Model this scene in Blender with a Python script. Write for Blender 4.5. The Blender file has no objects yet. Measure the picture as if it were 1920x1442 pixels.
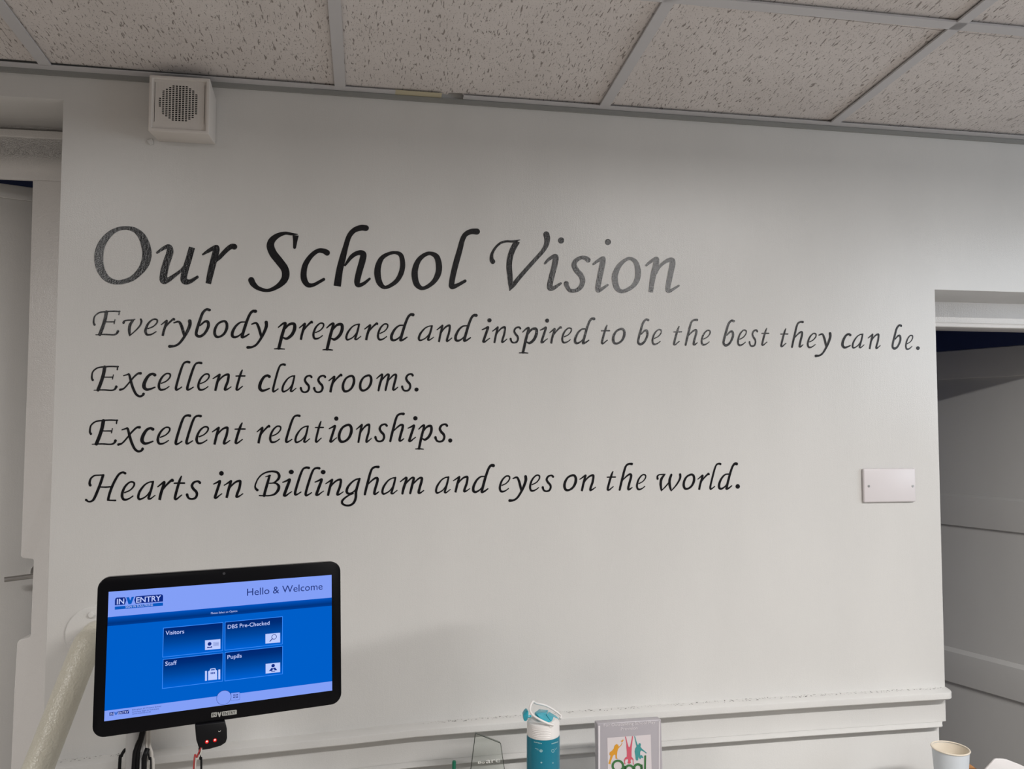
import bpy, bmesh, math, random
import numpy as np
from mathutils import Vector, Matrix
random.seed(4)
SC = bpy.context.scene
COL = SC.collection
# ------------------------------------------------------------------ camera
F, CX, CY = 1450.0, 960.0, 721.0            # focal length and centre of the 1920 x 1442 frame
CAM = np.array([0.0, -1.70, 1.55])
_up = np.array([49.0, -28721.0, F]); _up /= np.linalg.norm(_up)
_x = np.array([9540.0, (49 * 9540 + F * F) / 28721.0, F]); _x /= np.linalg.norm(_x)
_y = np.cross(_up, _x)
R = np.stack([_x, _y, _up])
cd = bpy.data.cameras.new('camera'); cam = bpy.data.objects.new('camera', cd); COL.objects.link(cam)
cd.sensor_width = 36.0; cd.lens = F / 1920.0 * 36.0; cd.clip_start = 0.05
_m = Matrix.Identity(4)
for i in range(3):
    _m[i][0] = R[i, 0]; _m[i][1] = -R[i, 1]; _m[i][2] = -R[i, 2]; _m[i][3] = CAM[i]
cam.matrix_world = _m
SC.camera = cam
# ------------------------------------------------------------------ view, world, lights
SC.view_settings.view_transform = 'Standard'
SC.view_settings.look = 'None'
SC.view_settings.exposure = 0.0
SC.view_settings.gamma = 1.0
SC.view_settings.use_curve_mapping = False
W = bpy.data.worlds.new('world'); SC.world = W; W.use_nodes = True
W.node_tree.nodes['Background'].inputs[0].default_value = (0.9, 0.95, 1.0, 1)
W.node_tree.nodes['Background'].inputs[1].default_value = 0.0
# x, y, watts and length of two surface-mounted ceiling fittings and one added fill lamp
LAMPS = [(-1.62, -1.95, 40.0, 0.8), (1.43, -2.0, 83.0, 1.25), (0.22, -3.7, 9.0, 0.58)]  # the last one is put in to brighten the right door
FILL_WINDOW = (-1.5, 1.75, 1.5, 1.0, 16.0)        # unseen window added in the right-hand wall for bluish fill light: y, z of its middle, width, height, watts
LAMP_COL = (1.0, 0.975, 0.95)

def ray(px, py): return R @ np.array([(px - CX) / F, (py - CY) / F, 1.0])
def onw(px, py, y=0.0):                       # the point a line of sight meets at distance y behind the wall face
    r = ray(px, py); return CAM + r * ((y - CAM[1]) / r[1])
def onp(px, py, p, n):
    r = ray(px, py); return CAM + r * (np.dot(np.array(p) - CAM, n) / np.dot(r, n))
def nrm(v): v = np.array(v, float); return v / np.linalg.norm(v)
def lin(c): c = c / 255.0; return c / 12.92 if c <= 0.04045 else ((c + 0.055) / 1.055) ** 2.4
def rgb(r, g, b): return (lin(r), lin(g), lin(b), 1.0)
# ------------------------------------------------------------------ materials
def mat(name, col, rough=0.5, metal=0.0, spec=0.5, **kw):
    m = bpy.data.materials.new(name); m.use_nodes = True
    b = m.node_tree.nodes['Principled BSDF']
    b.inputs['Base Color'].default_value = col if len(col) == 4 else (*col, 1)
    b.inputs['Roughness'].default_value = rough; b.inputs['Metallic'].default_value = metal
    b.inputs['Specular IOR Level'].default_value = spec
    for k, v in kw.items(): b.inputs[k.replace('_', ' ')].default_value = v
    return m
def nd(m, t, **kw):
    n = m.node_tree.nodes.new(t)
    for k, v in kw.items(): setattr(n, k, v)
    return n
def lk(m, a, b): m.node_tree.links.new(a, b)
def noise(m, scale=(1, 1, 1), s=10.0, detail=3.0, dist=0.0, rough=0.5):
    tc = nd(m, 'ShaderNodeTexCoord'); mp = nd(m, 'ShaderNodeMapping'); mp.inputs['Scale'].default_value = scale
    n = nd(m, 'ShaderNodeTexNoise'); n.inputs['Scale'].default_value = s; n.inputs['Detail'].default_value = detail
    n.inputs['Distortion'].default_value = dist; n.inputs['Roughness'].default_value = rough
    lk(m, tc.outputs['Object'], mp.inputs['Vector']); lk(m, mp.outputs['Vector'], n.inputs['Vector'])
    return n
def add_bump(m, ns, strength=0.2, dist=0.002):
    b = m.node_tree.nodes['Principled BSDF']; prev = None
    for n, w in ns:
        bp = nd(m, 'ShaderNodeBump'); bp.inputs['Strength'].default_value = strength * w; bp.inputs['Distance'].default_value = dist
        lk(m, n.outputs['Fac'], bp.inputs['Height'])
        if prev: lk(m, prev.outputs['Normal'], bp.inputs['Normal'])
        prev = bp
    lk(m, prev.outputs['Normal'], b.inputs['Normal'])
def ramp(m, src, stops):
    r = nd(m, 'ShaderNodeValToRGB'); e = r.color_ramp.elements
    while len(e) > 1: e.remove(e[-1])
    e[0].position = stops[0][0]; e[0].color = stops[0][1]
    for p, c in stops[1:]: x = e.new(p); x.color = c
    lk(m, src, r.inputs['Fac']); return r
def paint(name, col, rough, bump=0.15, mottle=0.03, streak=0.5):
    m = mat(name, col, rough)
    n = noise(m, (1, 1, 0.35), 5.0, 4.0)
    c0 = tuple(max(0, c * (1 - mottle)) for c in col[:3]) + (1,); c1 = tuple(min(1, c * (1 + mottle)) for c in col[:3]) + (1,)
    r = ramp(m, n.outputs['Fac'], [(0.3, c0), (0.7, c1)])
    lk(m, r.outputs['Color'], m.node_tree.nodes['Principled BSDF'].inputs['Base Color'])
    a = noise(m, (1, 1, 0.16), 210.0, 2.0); b = noise(m, (1, 1, 1), 420.0, 2.0)
    add_bump(m, [(a, streak), (b, 1.0), (noise(m, (1, 1, 0.6), 9.0, 3.0), 1.2)], bump, 0.0016)
    return m
M = {}
M['wall'] = paint('wall_paint', (0.70, 0.69, 0.67), 0.28, 0.16)
M['trim'] = paint('gloss_trim_paint', (0.84, 0.82, 0.80), 0.2, 0.42, 0.03, 0.4)
M['railpaint'] = paint('dado_rail_paint', (0.70, 0.69, 0.67), 0.30, 0.16)
def specks(m, thr, ymask=None, scale=(1, 1, 1), s=200.0, col=(0.10, 0.09, 0.08, 1)):
    bs = m.node_tree.nodes['Principled BSDF']; src = bs.inputs['Base Color'].links[0].from_socket
    n = noise(m, scale, s, 2.0); r = ramp(m, n.outputs['Fac'], [(thr, (0, 0, 0, 1)), (thr + 0.03, (1, 1, 1, 1))]); k = r.outputs['Color']
    big = noise(m, (1, 1, 1), 3.0, 1.0); rb = ramp(m, big.outputs['Fac'], [(0.46, (0, 0, 0, 1)), (0.6, (1, 1, 1, 1))])
    mu = nd(m, 'ShaderNodeMath', operation='MULTIPLY'); lk(m, k, mu.inputs[0]); lk(m, rb.outputs['Color'], mu.inputs[1]); k = mu.outputs[0]
    if ymask is not None:
        tc = nd(m, 'ShaderNodeTexCoord'); sx = nd(m, 'ShaderNodeSeparateXYZ'); lk(m, tc.outputs['Object'], sx.inputs[0]); g = nd(m, 'ShaderNodeMath', operation='GREATER_THAN'); g.inputs[1].default_value = ymask
        lk(m, sx.outputs['Y'], g.inputs[0]); m2 = nd(m, 'ShaderNodeMath', operation='MULTIPLY'); lk(m, k, m2.inputs[0]); lk(m, g.outputs[0], m2.inputs[1]); k = m2.outputs[0]
        ge = nd(m, 'ShaderNodeNewGeometry'); sn = nd(m, 'ShaderNodeSeparateXYZ'); lk(m, ge.outputs['True Normal'], sn.inputs[0]); g2 = nd(m, 'ShaderNodeMath', operation='GREATER_THAN'); g2.inputs[1].default_value = 0.97
        lk(m, sn.outputs['Z'], g2.inputs[0]); m3 = nd(m, 'ShaderNodeMath', operation='MULTIPLY'); lk(m, k, m3.inputs[0]); lk(m, g2.outputs[0], m3.inputs[1]); k = m3.outputs[0]
    mx = nd(m, 'ShaderNodeMix', data_type='RGBA'); lk(m, k, mx.inputs['Factor']); lk(m, src, mx.inputs['A']); mx.inputs['B'].default_value = col; lk(m, mx.outputs['Result'], bs.inputs['Base Color'])
specks(M['railpaint'], 0.60, -0.012); specks(M['wall'], 0.80, None, (1, 1, 0.7), 62.0, (0.30, 0.28, 0.26, 1))
M['door'] = paint('door_paint', (0.76, 0.75, 0.73), 0.4, 0.15)
M['greydoor'] = paint('grey_door_paint', (0.70, 0.69, 0.665), 0.45, 0.12)
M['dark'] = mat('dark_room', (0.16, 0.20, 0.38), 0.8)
M['letter'] = mat('black_letter_paint', (0.004, 0.004, 0.006), 0.25, 0, 0.5)
add_bump(M['letter'], [(noise(M['letter'], (1, 1, 0.35), 230.0, 2.0), 1.0), (noise(M['letter'], (1, 1, 1), 420.0, 2.0), 0.8)], 0.2, 0.0016)
M['tee'] = mat('grid_metal_paint', (0.60, 0.59, 0.60), 0.45)
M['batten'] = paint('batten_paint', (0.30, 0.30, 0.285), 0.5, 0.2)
M['yellowed'] = mat('yellowed_trim', (0.60, 0.54, 0.38), 0.5)
M['floor'] = paint('floor_vinyl', (0.34, 0.312, 0.285), 0.4)
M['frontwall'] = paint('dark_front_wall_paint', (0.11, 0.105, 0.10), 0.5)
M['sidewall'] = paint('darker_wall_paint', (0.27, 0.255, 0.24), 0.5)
M['speaker'] = paint('speaker_plastic', (0.70, 0.66, 0.62), 0.4, 0.1)
M['black'] = mat('glossy_black_plastic', (0.004, 0.004, 0.005), 0.25, 0, 0.12)
M['blackmatte'] = mat('matte_black_plastic', (0.005, 0.005, 0.006), 0.45, 0, 0.2)
M['cone'] = mat('speaker_cone', (0.012, 0.010, 0.010), 0.8)
M['steel'] = mat('brushed_steel', (0.45, 0.44, 0.43), 0.3, 1.0)
M['pole'] = mat('pole_grey_paint', (0.44, 0.435, 0.43), 0.4)
M['rail'] = paint('cream_pipe_paint', (0.66, 0.63, 0.53), 0.3, 0.5)
add_bump(M['rail'], [(noise(M['rail'], (1, 1, 0.5), 75.0, 3.0, 0.6), 1.0), (noise(M['rail'], (1, 1, 1), 260.0, 2.0), 0.7)], 0.7, 0.003)
M['plate'] = mat('white_plastic_plate', (0.72, 0.68, 0.69), 0.35)
M['whiteplastic'] = mat('white_plastic', (0.78, 0.75, 0.73), 0.35)
M['whitecable'] = mat('white_cable', (0.6, 0.57, 0.53), 0.45)
M['redwire'] = mat('red_wire', (0.35, 0.03, 0.03), 0.45)
M['teal'] = mat('teal_bottle_plastic', rgb(22, 118, 140), 0.3)
M['teallid'] = mat('translucent_teal_lid', rgb(60, 182, 203), 0.12, Transmission_Weight=0.25, IOR=1.45)
M['print'] = mat('pale_print', rgb(150, 190, 195), 0.5)
M['cup'] = mat('cup_card', (0.62, 0.66, 0.70), 0.5)
M['cupin'] = mat('cup_inside_cream', (0.78, 0.70, 0.58), 0.5)
M['paper'] = mat('white_paper', (0.80, 0.77, 0.76), 0.6)
M['wood'] = mat('brown_wood', rgb(150, 95, 50), 0.5)
_w = noise(M['wood'], (3, 30, 30), 6.0, 4.0)
lk(M['wood'], ramp(M['wood'], _w.outputs['Fac'], [(0.3, rgb(95, 55, 28)), (0.7, rgb(190, 135, 80))]).outputs['Color'], M['wood'].node_tree.nodes['Principled BSDF'].inputs['Base Color'])
M['counter'] = mat('counter_laminate', (0.45, 0.42, 0.38), 0.4)
M['green'] = mat('green_plastic', rgb(10, 100, 75), 0.4)
def thin_glass(name, tint, ior):
    m = bpy.data.materials.new(name); m.use_nodes = True; nt = m.node_tree; nt.nodes.remove(nt.nodes['Principled BSDF'])
    t = nt.nodes.new('ShaderNodeBsdfTransparent'); t.inputs[0].default_value = tint; g = nt.nodes.new('ShaderNodeBsdfGlossy'); g.inputs['Roughness'].default_value = 0.05
    f = nt.nodes.new('ShaderNodeFresnel'); f.inputs[0].default_value = ior; x = nt.nodes.new('ShaderNodeMixShader')
    nt.links.new(f.outputs[0], x.inputs[0]); nt.links.new(t.outputs[0], x.inputs[1]); nt.links.new(g.outputs[0], x.inputs[2]); nt.links.new(x.outputs[0], nt.nodes['Material Output'].inputs[0]); return m
M['glass'] = thin_glass('clear_glass', (0.955, 0.975, 0.96, 1), 1.45)
M['glassedge'] = thin_glass('glass_edge', (0.42, 0.46, 0.42, 1), 1.5)
M['etch'] = mat('etched_glass', (0.86, 0.86, 0.82), 0.7)
M['acryl'] = mat('lilac_grey_acrylic', rgb(172, 167, 172), 0.25)
M['acryledge'] = mat('acrylic_bright_edge', rgb(224, 219, 222), 0.3)
M['card'] = mat('white_card', rgb(212, 204, 206), 0.5)
for k, c in (('fig_orange', (214, 150, 40)), ('fig_red', (205, 85, 105)), ('fig_teal', (62, 145, 145)), ('fig_green', (58, 112, 62)), ('bezelprint', (165, 165, 160))):
    M[k] = mat(k + '_print', rgb(*c), 0.5)
def emis(name, col, s=1.0):
    m = bpy.data.materials.new(name); m.use_nodes = True; nt = m.node_tree
    nt.nodes.remove(nt.nodes['Principled BSDF'])
    e = nt.nodes.new('ShaderNodeEmission'); e.inputs[0].default_value = col; e.inputs[1].default_value = s
    nt.links.new(e.outputs[0], nt.nodes['Material Output'].inputs[0]); return m
def emis_grad(name, axis_lo, axis_hi, stops):
    # what the display shows: a vertical blend between two local heights of the panel
    m = emis(name, (1, 1, 1, 1)); tc = nd(m, 'ShaderNodeTexCoord'); sx = nd(m, 'ShaderNodeSeparateXYZ'); mr = nd(m, 'ShaderNodeMapRange')
    mr.inputs['From Min'].default_value = axis_lo; mr.inputs['From Max'].default_value = axis_hi
    lk(m, tc.outputs['Object'], sx.inputs[0]); lk(m, sx.outputs['Y'], mr.inputs['Value'])
    r = ramp(m, mr.outputs['Result'], stops); lk(m, r.outputs['Color'], m.node_tree.nodes['Emission'].inputs[0]); return m
M['s_white'] = emis('display_pale', rgb(131, 159, 246)); M['s_blue'] = emis('display_blue', rgb(0, 94, 200)); M['s_navy'] = emis('display_navy', rgb(14, 42, 130))
M['s_mid'] = emis('display_midblue', rgb(10, 90, 190)); M['s_line'] = emis('display_line', rgb(60, 140, 250)); M['s_text'] = emis('display_text', rgb(190, 205, 255))
M['s_dim'] = emis('display_dim', rgb(60, 85, 170)); M['s_hello'] = emis('display_dark', rgb(34, 52, 120))
M['led'] = emis('red_led', (0.8, 0.02, 0.02, 1), 0.9)
M['ledcore'] = emis('red_led_core', (1.0, 0.55, 0.50, 1), 1.6)
# ceiling tile: off-white board with short dark worm marks running away from the wall, and pin holes
M['tile'] = mat('fissured_tile', (0.6, 0.56, 0.53), 0.85, 0, 0.2)
def _tile(m):
    a = noise(m, (250, 58, 1), 1.0, 1.0, 0.7); b = noise(m, (420, 300, 1), 1.0, 1.0, 0.3); c = noise(m, (6, 6, 1), 1.0, 3.0); fine = noise(m, (700, 700, 1), 1.0, 2.0)
    blk, wht = (0, 0, 0, 1), (1, 1, 1, 1)
    ra = ramp(m, a.outputs['Fac'], [(0.62, wht), (0.69, blk)]); rb = ramp(m, b.outputs['Fac'], [(0.66, wht), (0.72, blk)])
    rc = ramp(m, c.outputs['Fac'], [(0.3, (0.70, 0.655, 0.63, 1)), (0.7, (0.77, 0.725, 0.70, 1))])
    mul = nd(m, 'ShaderNodeMath', operation='MINIMUM'); lk(m, ra.outputs['Color'], mul.inputs[0]); lk(m, rb.outputs['Color'], mul.inputs[1])
    mx = nd(m, 'ShaderNodeMix', data_type='RGBA'); mx.inputs['A'].default_value = (0.33, 0.295, 0.275, 1)
    lk(m, mul.outputs[0], mx.inputs['Factor']); lk(m, rc.outputs['Color'], mx.inputs['B'])
    bs = m.node_tree.nodes['Principled BSDF']; lk(m, mx.outputs['Result'], bs.inputs['Base Color'])
    bp = nd(m, 'ShaderNodeBump'); bp.inputs['Strength'].default_value = 0.5; bp.inputs['Distance'].default_value = 0.002; lk(m, mul.outputs[0], bp.inputs['Height'])
    bp2 = nd(m, 'ShaderNodeBump'); bp2.inputs['Strength'].default_value = 0.35; bp2.inputs['Distance'].default_value = 0.001; lk(m, fine.outputs['Fac'], bp2.inputs['Height'])
    lk(m, bp.outputs['Normal'], bp2.inputs['Normal']); lk(m, bp2.outputs['Normal'], bs.inputs['Normal'])
_tile(M['tile'])
# ------------------------------------------------------------------ object helpers
def link(name, me, mats, parent=None, smooth=False):
    o = bpy.data.objects.new(name, me); COL.objects.link(o)
    for m in (mats if isinstance(mats, (list, tuple)) else [mats]): me.materials.append(M[m])
    if smooth:
        me.polygons.foreach_set('use_smooth', [True] * len(me.polygons))
        if hasattr(me, 'set_sharp_from_angle'): me.set_sharp_from_angle(angle=math.radians(38))
    if parent is not None:
        o.parent = parent
        o.matrix_parent_inverse = Matrix.Identity(4)
    return o
class MB:
    def __init__(s): s.v = []; s.f = []; s.mi = []
    def face(s, pts, mi=0):
        i = len(s.v); s.v += [tuple(p) for p in pts]; s.f.append(tuple(range(i, i + len(pts)))); s.mi.append(mi)
    def mesh(s, vs, fs, mi=0):
        i = len(s.v); s.v += [tuple(p) for p in vs]; s.f += [tuple(i + k for k in f) for f in fs]; s.mi += [mi] * len(fs)
    def box(s, a, b, mi=0):
        x0, y0, z0 = a; x1, y1, z1 = b
        vs = [(x, y, z) for z in (z0, z1) for y in (y0, y1) for x in (x0, x1)]
        s.mesh(vs, [(0, 2, 3, 1), (4, 5, 7, 6), (0, 1, 5, 4), (2, 6, 7, 3), (0, 4, 6, 2), (1, 3, 7, 5)], mi)
    def prism(s, pts, d, mi=0):                # polygon swept by the vector d
        n = len(pts); p = [np.array(q, float) for q in pts]; q = [a + np.array(d) for a in p]
        s.mesh(p + q, [tuple(range(n)), tuple(range(2 * n - 1, n - 1, -1))] + [(i, i + n, (i + 1) % n + n, (i + 1) % n)[::-1] for i in range(n)], mi)
    def lathe(s, prof, n=48, c=(0, 0, 0), mi=0, close=False):
        vs = []; fs = []
        for r, z in prof:
            for k in range(n):
                a = 2 * math.pi * k / n; vs.append((c[0] + r * math.cos(a), c[1] + r * math.sin(a), c[2] + z))
        for j in range(len(prof) - 1):
            for k in range(n):
                k2 = (k + 1) % n; fs.append((j * n + k, j * n + k2, (j + 1) * n + k2, (j + 1) * n + k))
        s.mesh(vs, fs, mi)
    def tube(s, pts, rad, n=12, mi=0, caps=True, sub=6, smoothp=True):
        P = [np.array(p, float) for p in pts]; rr = rad if isinstance(rad, (list, tuple)) else [rad] * len(P)
        if smoothp and len(P) > 2: P, rr = catmull(P, rr, sub)
        t0 = nrm(P[1] - P[0]); ref = np.array([0, 0, 1.0]) if abs(t0[2]) < 0.9 else np.array([1.0, 0, 0])
        u = nrm(np.cross(t0, ref)); vs = []; fs = []
        for i, p in enumerate(P):
            t = nrm(P[min(i + 1, len(P) - 1)] - P[max(i - 1, 0)]); u = nrm(u - t * np.dot(u, t)); w = np.cross(t, u)
            for k in range(n):
                a = 2 * math.pi * k / n; vs.append(p + rr[i] * (math.cos(a) * u + math.sin(a) * w))
        for i in range(len(P) - 1):
            for k in range(n):
                k2 = (k + 1) % n; fs.append((i * n + k, i * n + k2, (i + 1) * n + k2, (i + 1) * n + k))
        if caps: fs += [tuple(range(n))[::-1], tuple(range((len(P) - 1) * n, len(P) * n))]
        s.mesh(vs, fs, mi)
    def build(s, name, mats, parent=None, smooth=False, bevel=0.0, merge=True):
        me = bpy.data.meshes.new(name); me.from_pydata([tuple(map(float, v)) for v in s.v], [], s.f); me.update()
        me.polygons.foreach_set('material_index', s.mi)
        if merge or bevel:
            bm = bmesh.new(); bm.from_mesh(me)
            if merge: bmesh.ops.remove_doubles(bm, verts=bm.verts, dist=1e-6)
            bmesh.ops.recalc_face_normals(bm, faces=bm.faces)
            if bevel:
                es = [e for e in bm.edges if len(e.link_faces) == 2 and e.calc_face_angle(0) > 0.6]
                bmesh.ops.bevel(bm, geom=es, offset=bevel, segments=3, profile=0.5, affect='EDGES', clamp_overlap=True)
            bm.to_mesh(me); bm.free()
        return link(name, me, mats, parent, smooth or bevel > 0)
def catmull(P, w, sub=6, closed=False):
    n = len(P); out = []; ow = []
    g = (lambda i: P[i % n]) if closed else (lambda i: P[i] if 0 <= i < n else (2 * P[0] - P[1] if i < 0 else 2 * P[-1] - P[-2]))
    h = (lambda i: w[i % n]) if closed else (lambda i: w[min(max(i, 0), n - 1)])
    for i in range(n if closed else n - 1):
        p0, p1, p2, p3 = g(i - 1), g(i), g(i + 1), g(i + 2)
        for k in range(sub):
            t = k / sub
            out.append(0.5 * (2 * p1 + (p2 - p0) * t + (2 * p0 - 5 * p1 + 4 * p2 - p3) * t * t + (3 * p1 - p0 - 3 * p2 + p3) * t ** 3))
            ow.append(h(i) + (h(i + 1) - h(i)) * t)
    if not closed: out.append(P[-1]); ow.append(w[-1])
    return out, ow
def thing(name, label, cat, loc, group=None, rot=None):
    o = bpy.data.objects.new(name, None); COL.objects.link(o); o.empty_display_size = 0.05
    m = Matrix.Identity(4)
    if rot is not None:
        for j in range(3):
            for i in range(3): m[i][j] = rot[j][i]
    for i in range(3): m[i][3] = loc[i]
    o.matrix_world = m
    o['label'] = label; o['category'] = cat
    if group: o['group'] = group
    return o
def tag(o, label, cat, group=None):
    o['label'] = label; o['category'] = cat
    if group: o['group'] = group
    return o
def struct(o): o['kind'] = 'structure'; return o
def centre(o):                                  # put a mesh's origin at the foot of its own geometry
    me = o.data; co = np.empty(len(me.vertices) * 3); me.vertices.foreach_get('co', co); co = co.reshape(-1, 3)
    c = (co.min(0) + co.max(0)) / 2; c[2] = co[:, 2].min()
    me.vertices.foreach_set('co', (co - c).ravel()); o.location = c; me.update(); return o
# ================================================================== THE SETTING
T = 0.17                                        # thickness of the wall around both openings
XL = onw(100, 780)[0]; XR = onw(1762, 900)[0]; ZLT = onw(118, 187)[2]; ZRT = onw(1752, 543)[2]
RAILPX = [(60, 1431), (300, 1404), (480, 1386), (660, 1368), (780, 1355), (1040, 1335), (1280, 1318), (1500, 1303.5), (1700, 1291.5), (1771, 1287.5)]
RAIL = [onw(*p) for p in RAILPX]
def rail_z(x):
    xs = [p[0] for p in RAIL]; zs = [p[2] for p in RAIL]; return float(np.interp(x, xs, zs))
ZR0 = rail_z(XR) - 0.05; TOP = 2.95
below = [(XL, rail_z(XL) - 0.05)] + [(p[0], p[2] - 0.05) for p in RAIL if XL + 0.05 < p[0] < XR - 0.05] + [(XR - 0.009, ZR0)]
b = MB(); b.prism([(x, 0, z) for x, z in below[:-1] + [(XR, ZR0), (XR, ZRT), (2.9, ZRT), (2.9, TOP), (-2.9, TOP), (-2.9, ZLT), (XL, ZLT)]], (0, T, 0))
b.prism([(x, 0.013, z) for x, z in below[::-1] + [(XL, 0), (XR - 0.009, 0)]], (0, T - 0.013, 0))   # the wall below the rail sits slightly further back
struct(b.build('wall_back', 'wall', bevel=0.005))
b = MB(); b.box((-2.9, -4.6, -0.1), (2.9, 2.4, 0)); struct(b.build('floor', 'floor'))
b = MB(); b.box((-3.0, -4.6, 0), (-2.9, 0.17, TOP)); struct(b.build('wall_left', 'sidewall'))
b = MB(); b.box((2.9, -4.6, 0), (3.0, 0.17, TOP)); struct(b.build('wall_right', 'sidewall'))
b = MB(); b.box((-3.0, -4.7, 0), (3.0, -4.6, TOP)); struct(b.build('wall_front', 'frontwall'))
wy_, wz_, ww_, wh_, wp_ = FILL_WINDOW
b = MB(); f_ = 0.05
for q in ((wy_ - ww_ / 2, wz_ - wh_ / 2, wy_ + ww_ / 2, wz_ - wh_ / 2 + f_), (wy_ - ww_ / 2, wz_ + wh_ / 2 - f_, wy_ + ww_ / 2, wz_ + wh_ / 2), (wy_ - ww_ / 2, wz_ - wh_ / 2, wy_ - ww_ / 2 + f_, wz_ + wh_ / 2), (wy_ + ww_ / 2 - f_, wz_ - wh_ / 2, wy_ + ww_ / 2, wz_ + wh_ / 2)): b.box((2.86, q[0], q[1]), (2.905, q[2], q[3]))
wo = struct(b.build('added_window_1', 'trim'))  # frame added out of view to carry the fill light on the upper right
L = bpy.data.lights.new('window_fill', 'AREA'); L.shape = 'RECTANGLE'; L.size = wh_ - 0.1; L.size_y = ww_ - 0.1; L.energy = wp_; L.color = (0.80, 0.90, 1.0)
lo = bpy.data.objects.new('window_fill', L); COL.objects.link(lo); lo.parent = wo; lo.location = (2.87, wy_, wz_); lo.rotation_euler = (0, math.radians(90), 0)
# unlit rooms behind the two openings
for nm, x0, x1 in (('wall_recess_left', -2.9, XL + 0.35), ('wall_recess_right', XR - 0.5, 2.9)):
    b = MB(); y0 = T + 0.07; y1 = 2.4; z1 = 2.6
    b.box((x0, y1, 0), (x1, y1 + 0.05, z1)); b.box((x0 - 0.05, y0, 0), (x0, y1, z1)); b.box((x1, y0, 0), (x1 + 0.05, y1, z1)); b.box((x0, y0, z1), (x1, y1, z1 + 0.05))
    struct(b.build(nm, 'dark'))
# right-hand opening: transom frame set back behind the soffit, with a bead along its foot
zt0 = onw(1840, 608, T)[2]; zb0 = onw(1840, 606, T - 0.012)[2]; zb1 = onw(1840, 614.5, T - 0.012)[2]
b = MB(); b.box((XR - 0.1, T, zt0), (2.9, T + 0.07, ZRT + 0.3)); b.box((XR - 0.1, T - 0.012, zb1), (2.9, T + 0.07, zb0))
struct(b.build('trim_1', 'trim', bevel=0.003))
# left-hand doorway: sill bead, frame head and frame post with a worn notch for the latch
yF = T + 0.0
P = lambda x, y, d=yF: onw(x, y, d)
zs0 = P(60, 245)[2]; zs1 = P(60, 260)[2]; zh = P(30, 336)[2]
b = MB(); b.box((-2.9, yF, zh), (XL + 0.12, yF + 0.012, zh + 0.06)); b.box((-2.9, yF, zh + 0.06), (XL + 0.12, yF + 0.07, ZLT + 0.3)); b.box((-2.9, yF - 0.006, zs1), (XL + 0.12, yF, zs0))
out = [P(61, 337), P(51, 691), P(39, 1030), P(38, 1043), P(42, 1047), P(61, 1048.5), P(62.5, 1052), P(59.5, 1120), P(57, 1192), P(54, 1196), P(36, 1200), P(31.5, 1206), P(26, 1300), P(19, 1460)]
z_end = out[-1][2]; xin = out[-1][0]
pl = [(p[0], yF, p[2]) for p in out] + [(xin - 0.02, yF, 0), (XL + 0.12, yF, 0), (XL + 0.12, yF, out[0][2])]
b.prism(pl, (0, 0.07, 0)); struct(b.build('trim_2', 'trim', bevel=0.003))
# left door, ajar inwards, hinged out of view on its left
ld = R @ np.array([(3300 - CX) / F, (800 - CY) / F, 1.0]); ld[2] = 0; ld = nrm(ld); ln = nrm(np.cross(ld, (0, 0, 1)))   # points at the viewer
if ln[1] > 0: ln = -ln
lp = onw(60, 700, T + 0.11)
LPX = lambda x, y, off=0.0: onp(x, y, lp + ln * off, ln)
zt = LPX(60, 352)[2]
a0 = lp - ld * 0.75; a1 = lp + ld * 0.075
def slab(b, a, c, z0, z1, off, th):             # upright board between a and c, its face `off` in front of the door face
    q = [np.array([*(p[:2] + ln[:2] * off), z]) for p, z in ((a, z0), (c, z0), (c, z1), (a, z1))]; b.prism(q, -ln * th)
dr = bpy.data.objects.new('door_1', None); COL.objects.link(dr); struct(dr); dr.location = (a0[0], a0[1], 0)
def dpart(b, nm, m, **kw):
    o = b.build(nm, m, **kw); o.parent = dr; o.matrix_parent_inverse = Matrix.Translation((-a0[0], -a0[1], 0)); return o
b = MB(); slab(b, a0, a1, 0.01, zt, 0, 0.04); dpart(b, 'door_leaf', 'door', bevel=0.002)
b = MB(); slab(b, a0, a1, LPX(40, 376)[2], zt - 0.001, 0.007, 0.0065); dpart(b, 'top_rail', 'door', bevel=0.002)
b = MB(); q0 = LPX(8, 1087, 0.05); q1 = LPX(63, 1080, 0.05); q2 = q1 + (q1 - q0) * 0.35
b.tube([q0, q1, q2], 0.0058, smoothp=False); b.tube([q2 - (q2 - q1) * 0.1, q2 - (q2 - q1) * 0.1 - ln * 0.051], 0.008)
c0 = q2 - (q2 - q1) * 0.1 - ln * 0.05; b.tube([c0, c0 + ln * 0.008], 0.024, n=24)
dpart(b, 'door_handle', 'steel', smooth=True)
# right door: grey panelled leaf swung back into the dark room
def under_lintel(px, py, L=(1.43, -2.0, 2.36)):   # how deep along a line of sight the lintel's shadow edge falls
    yl, zl = T - 0.012, zb1; k = (zl - L[2]) / (yl - L[1]); r = ray(px, py)
    return CAM + r * (((zl - CAM[2]) - k * (yl - CAM[1])) / (r[2] - k * r[1]))
A = under_lintel(1840, 731); rd = -(R @ np.array([(98 - CX) / F, (850 - CY) / F, 1.0])); rd = nrm([rd[0], rd[1], 0]); rn = nrm(np.cross(rd, (0, 0, 1)))
if np.dot(rn, CAM - A) < 0: rn = -rn
RPX = lambda x, y, off=0.0: onp(x, y, A + rn * off, rn)
r0 = A - rd * 0.45; r1 = A + rd * 0.42
dr2 = bpy.data.objects.new('door_2', None); COL.objects.link(dr2); struct(dr2); dr2.location = (r1[0], r1[1], 0)
def rslab(b, z0, z1, off, th, bev=0.0):
    q = [np.array([*(p[:2] + rn[:2] * off), z]) for p, z in ((r0, z0), (r1, z0), (r1, z1), (r0, z1))]; b.prism(q, -rn * th)
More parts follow.
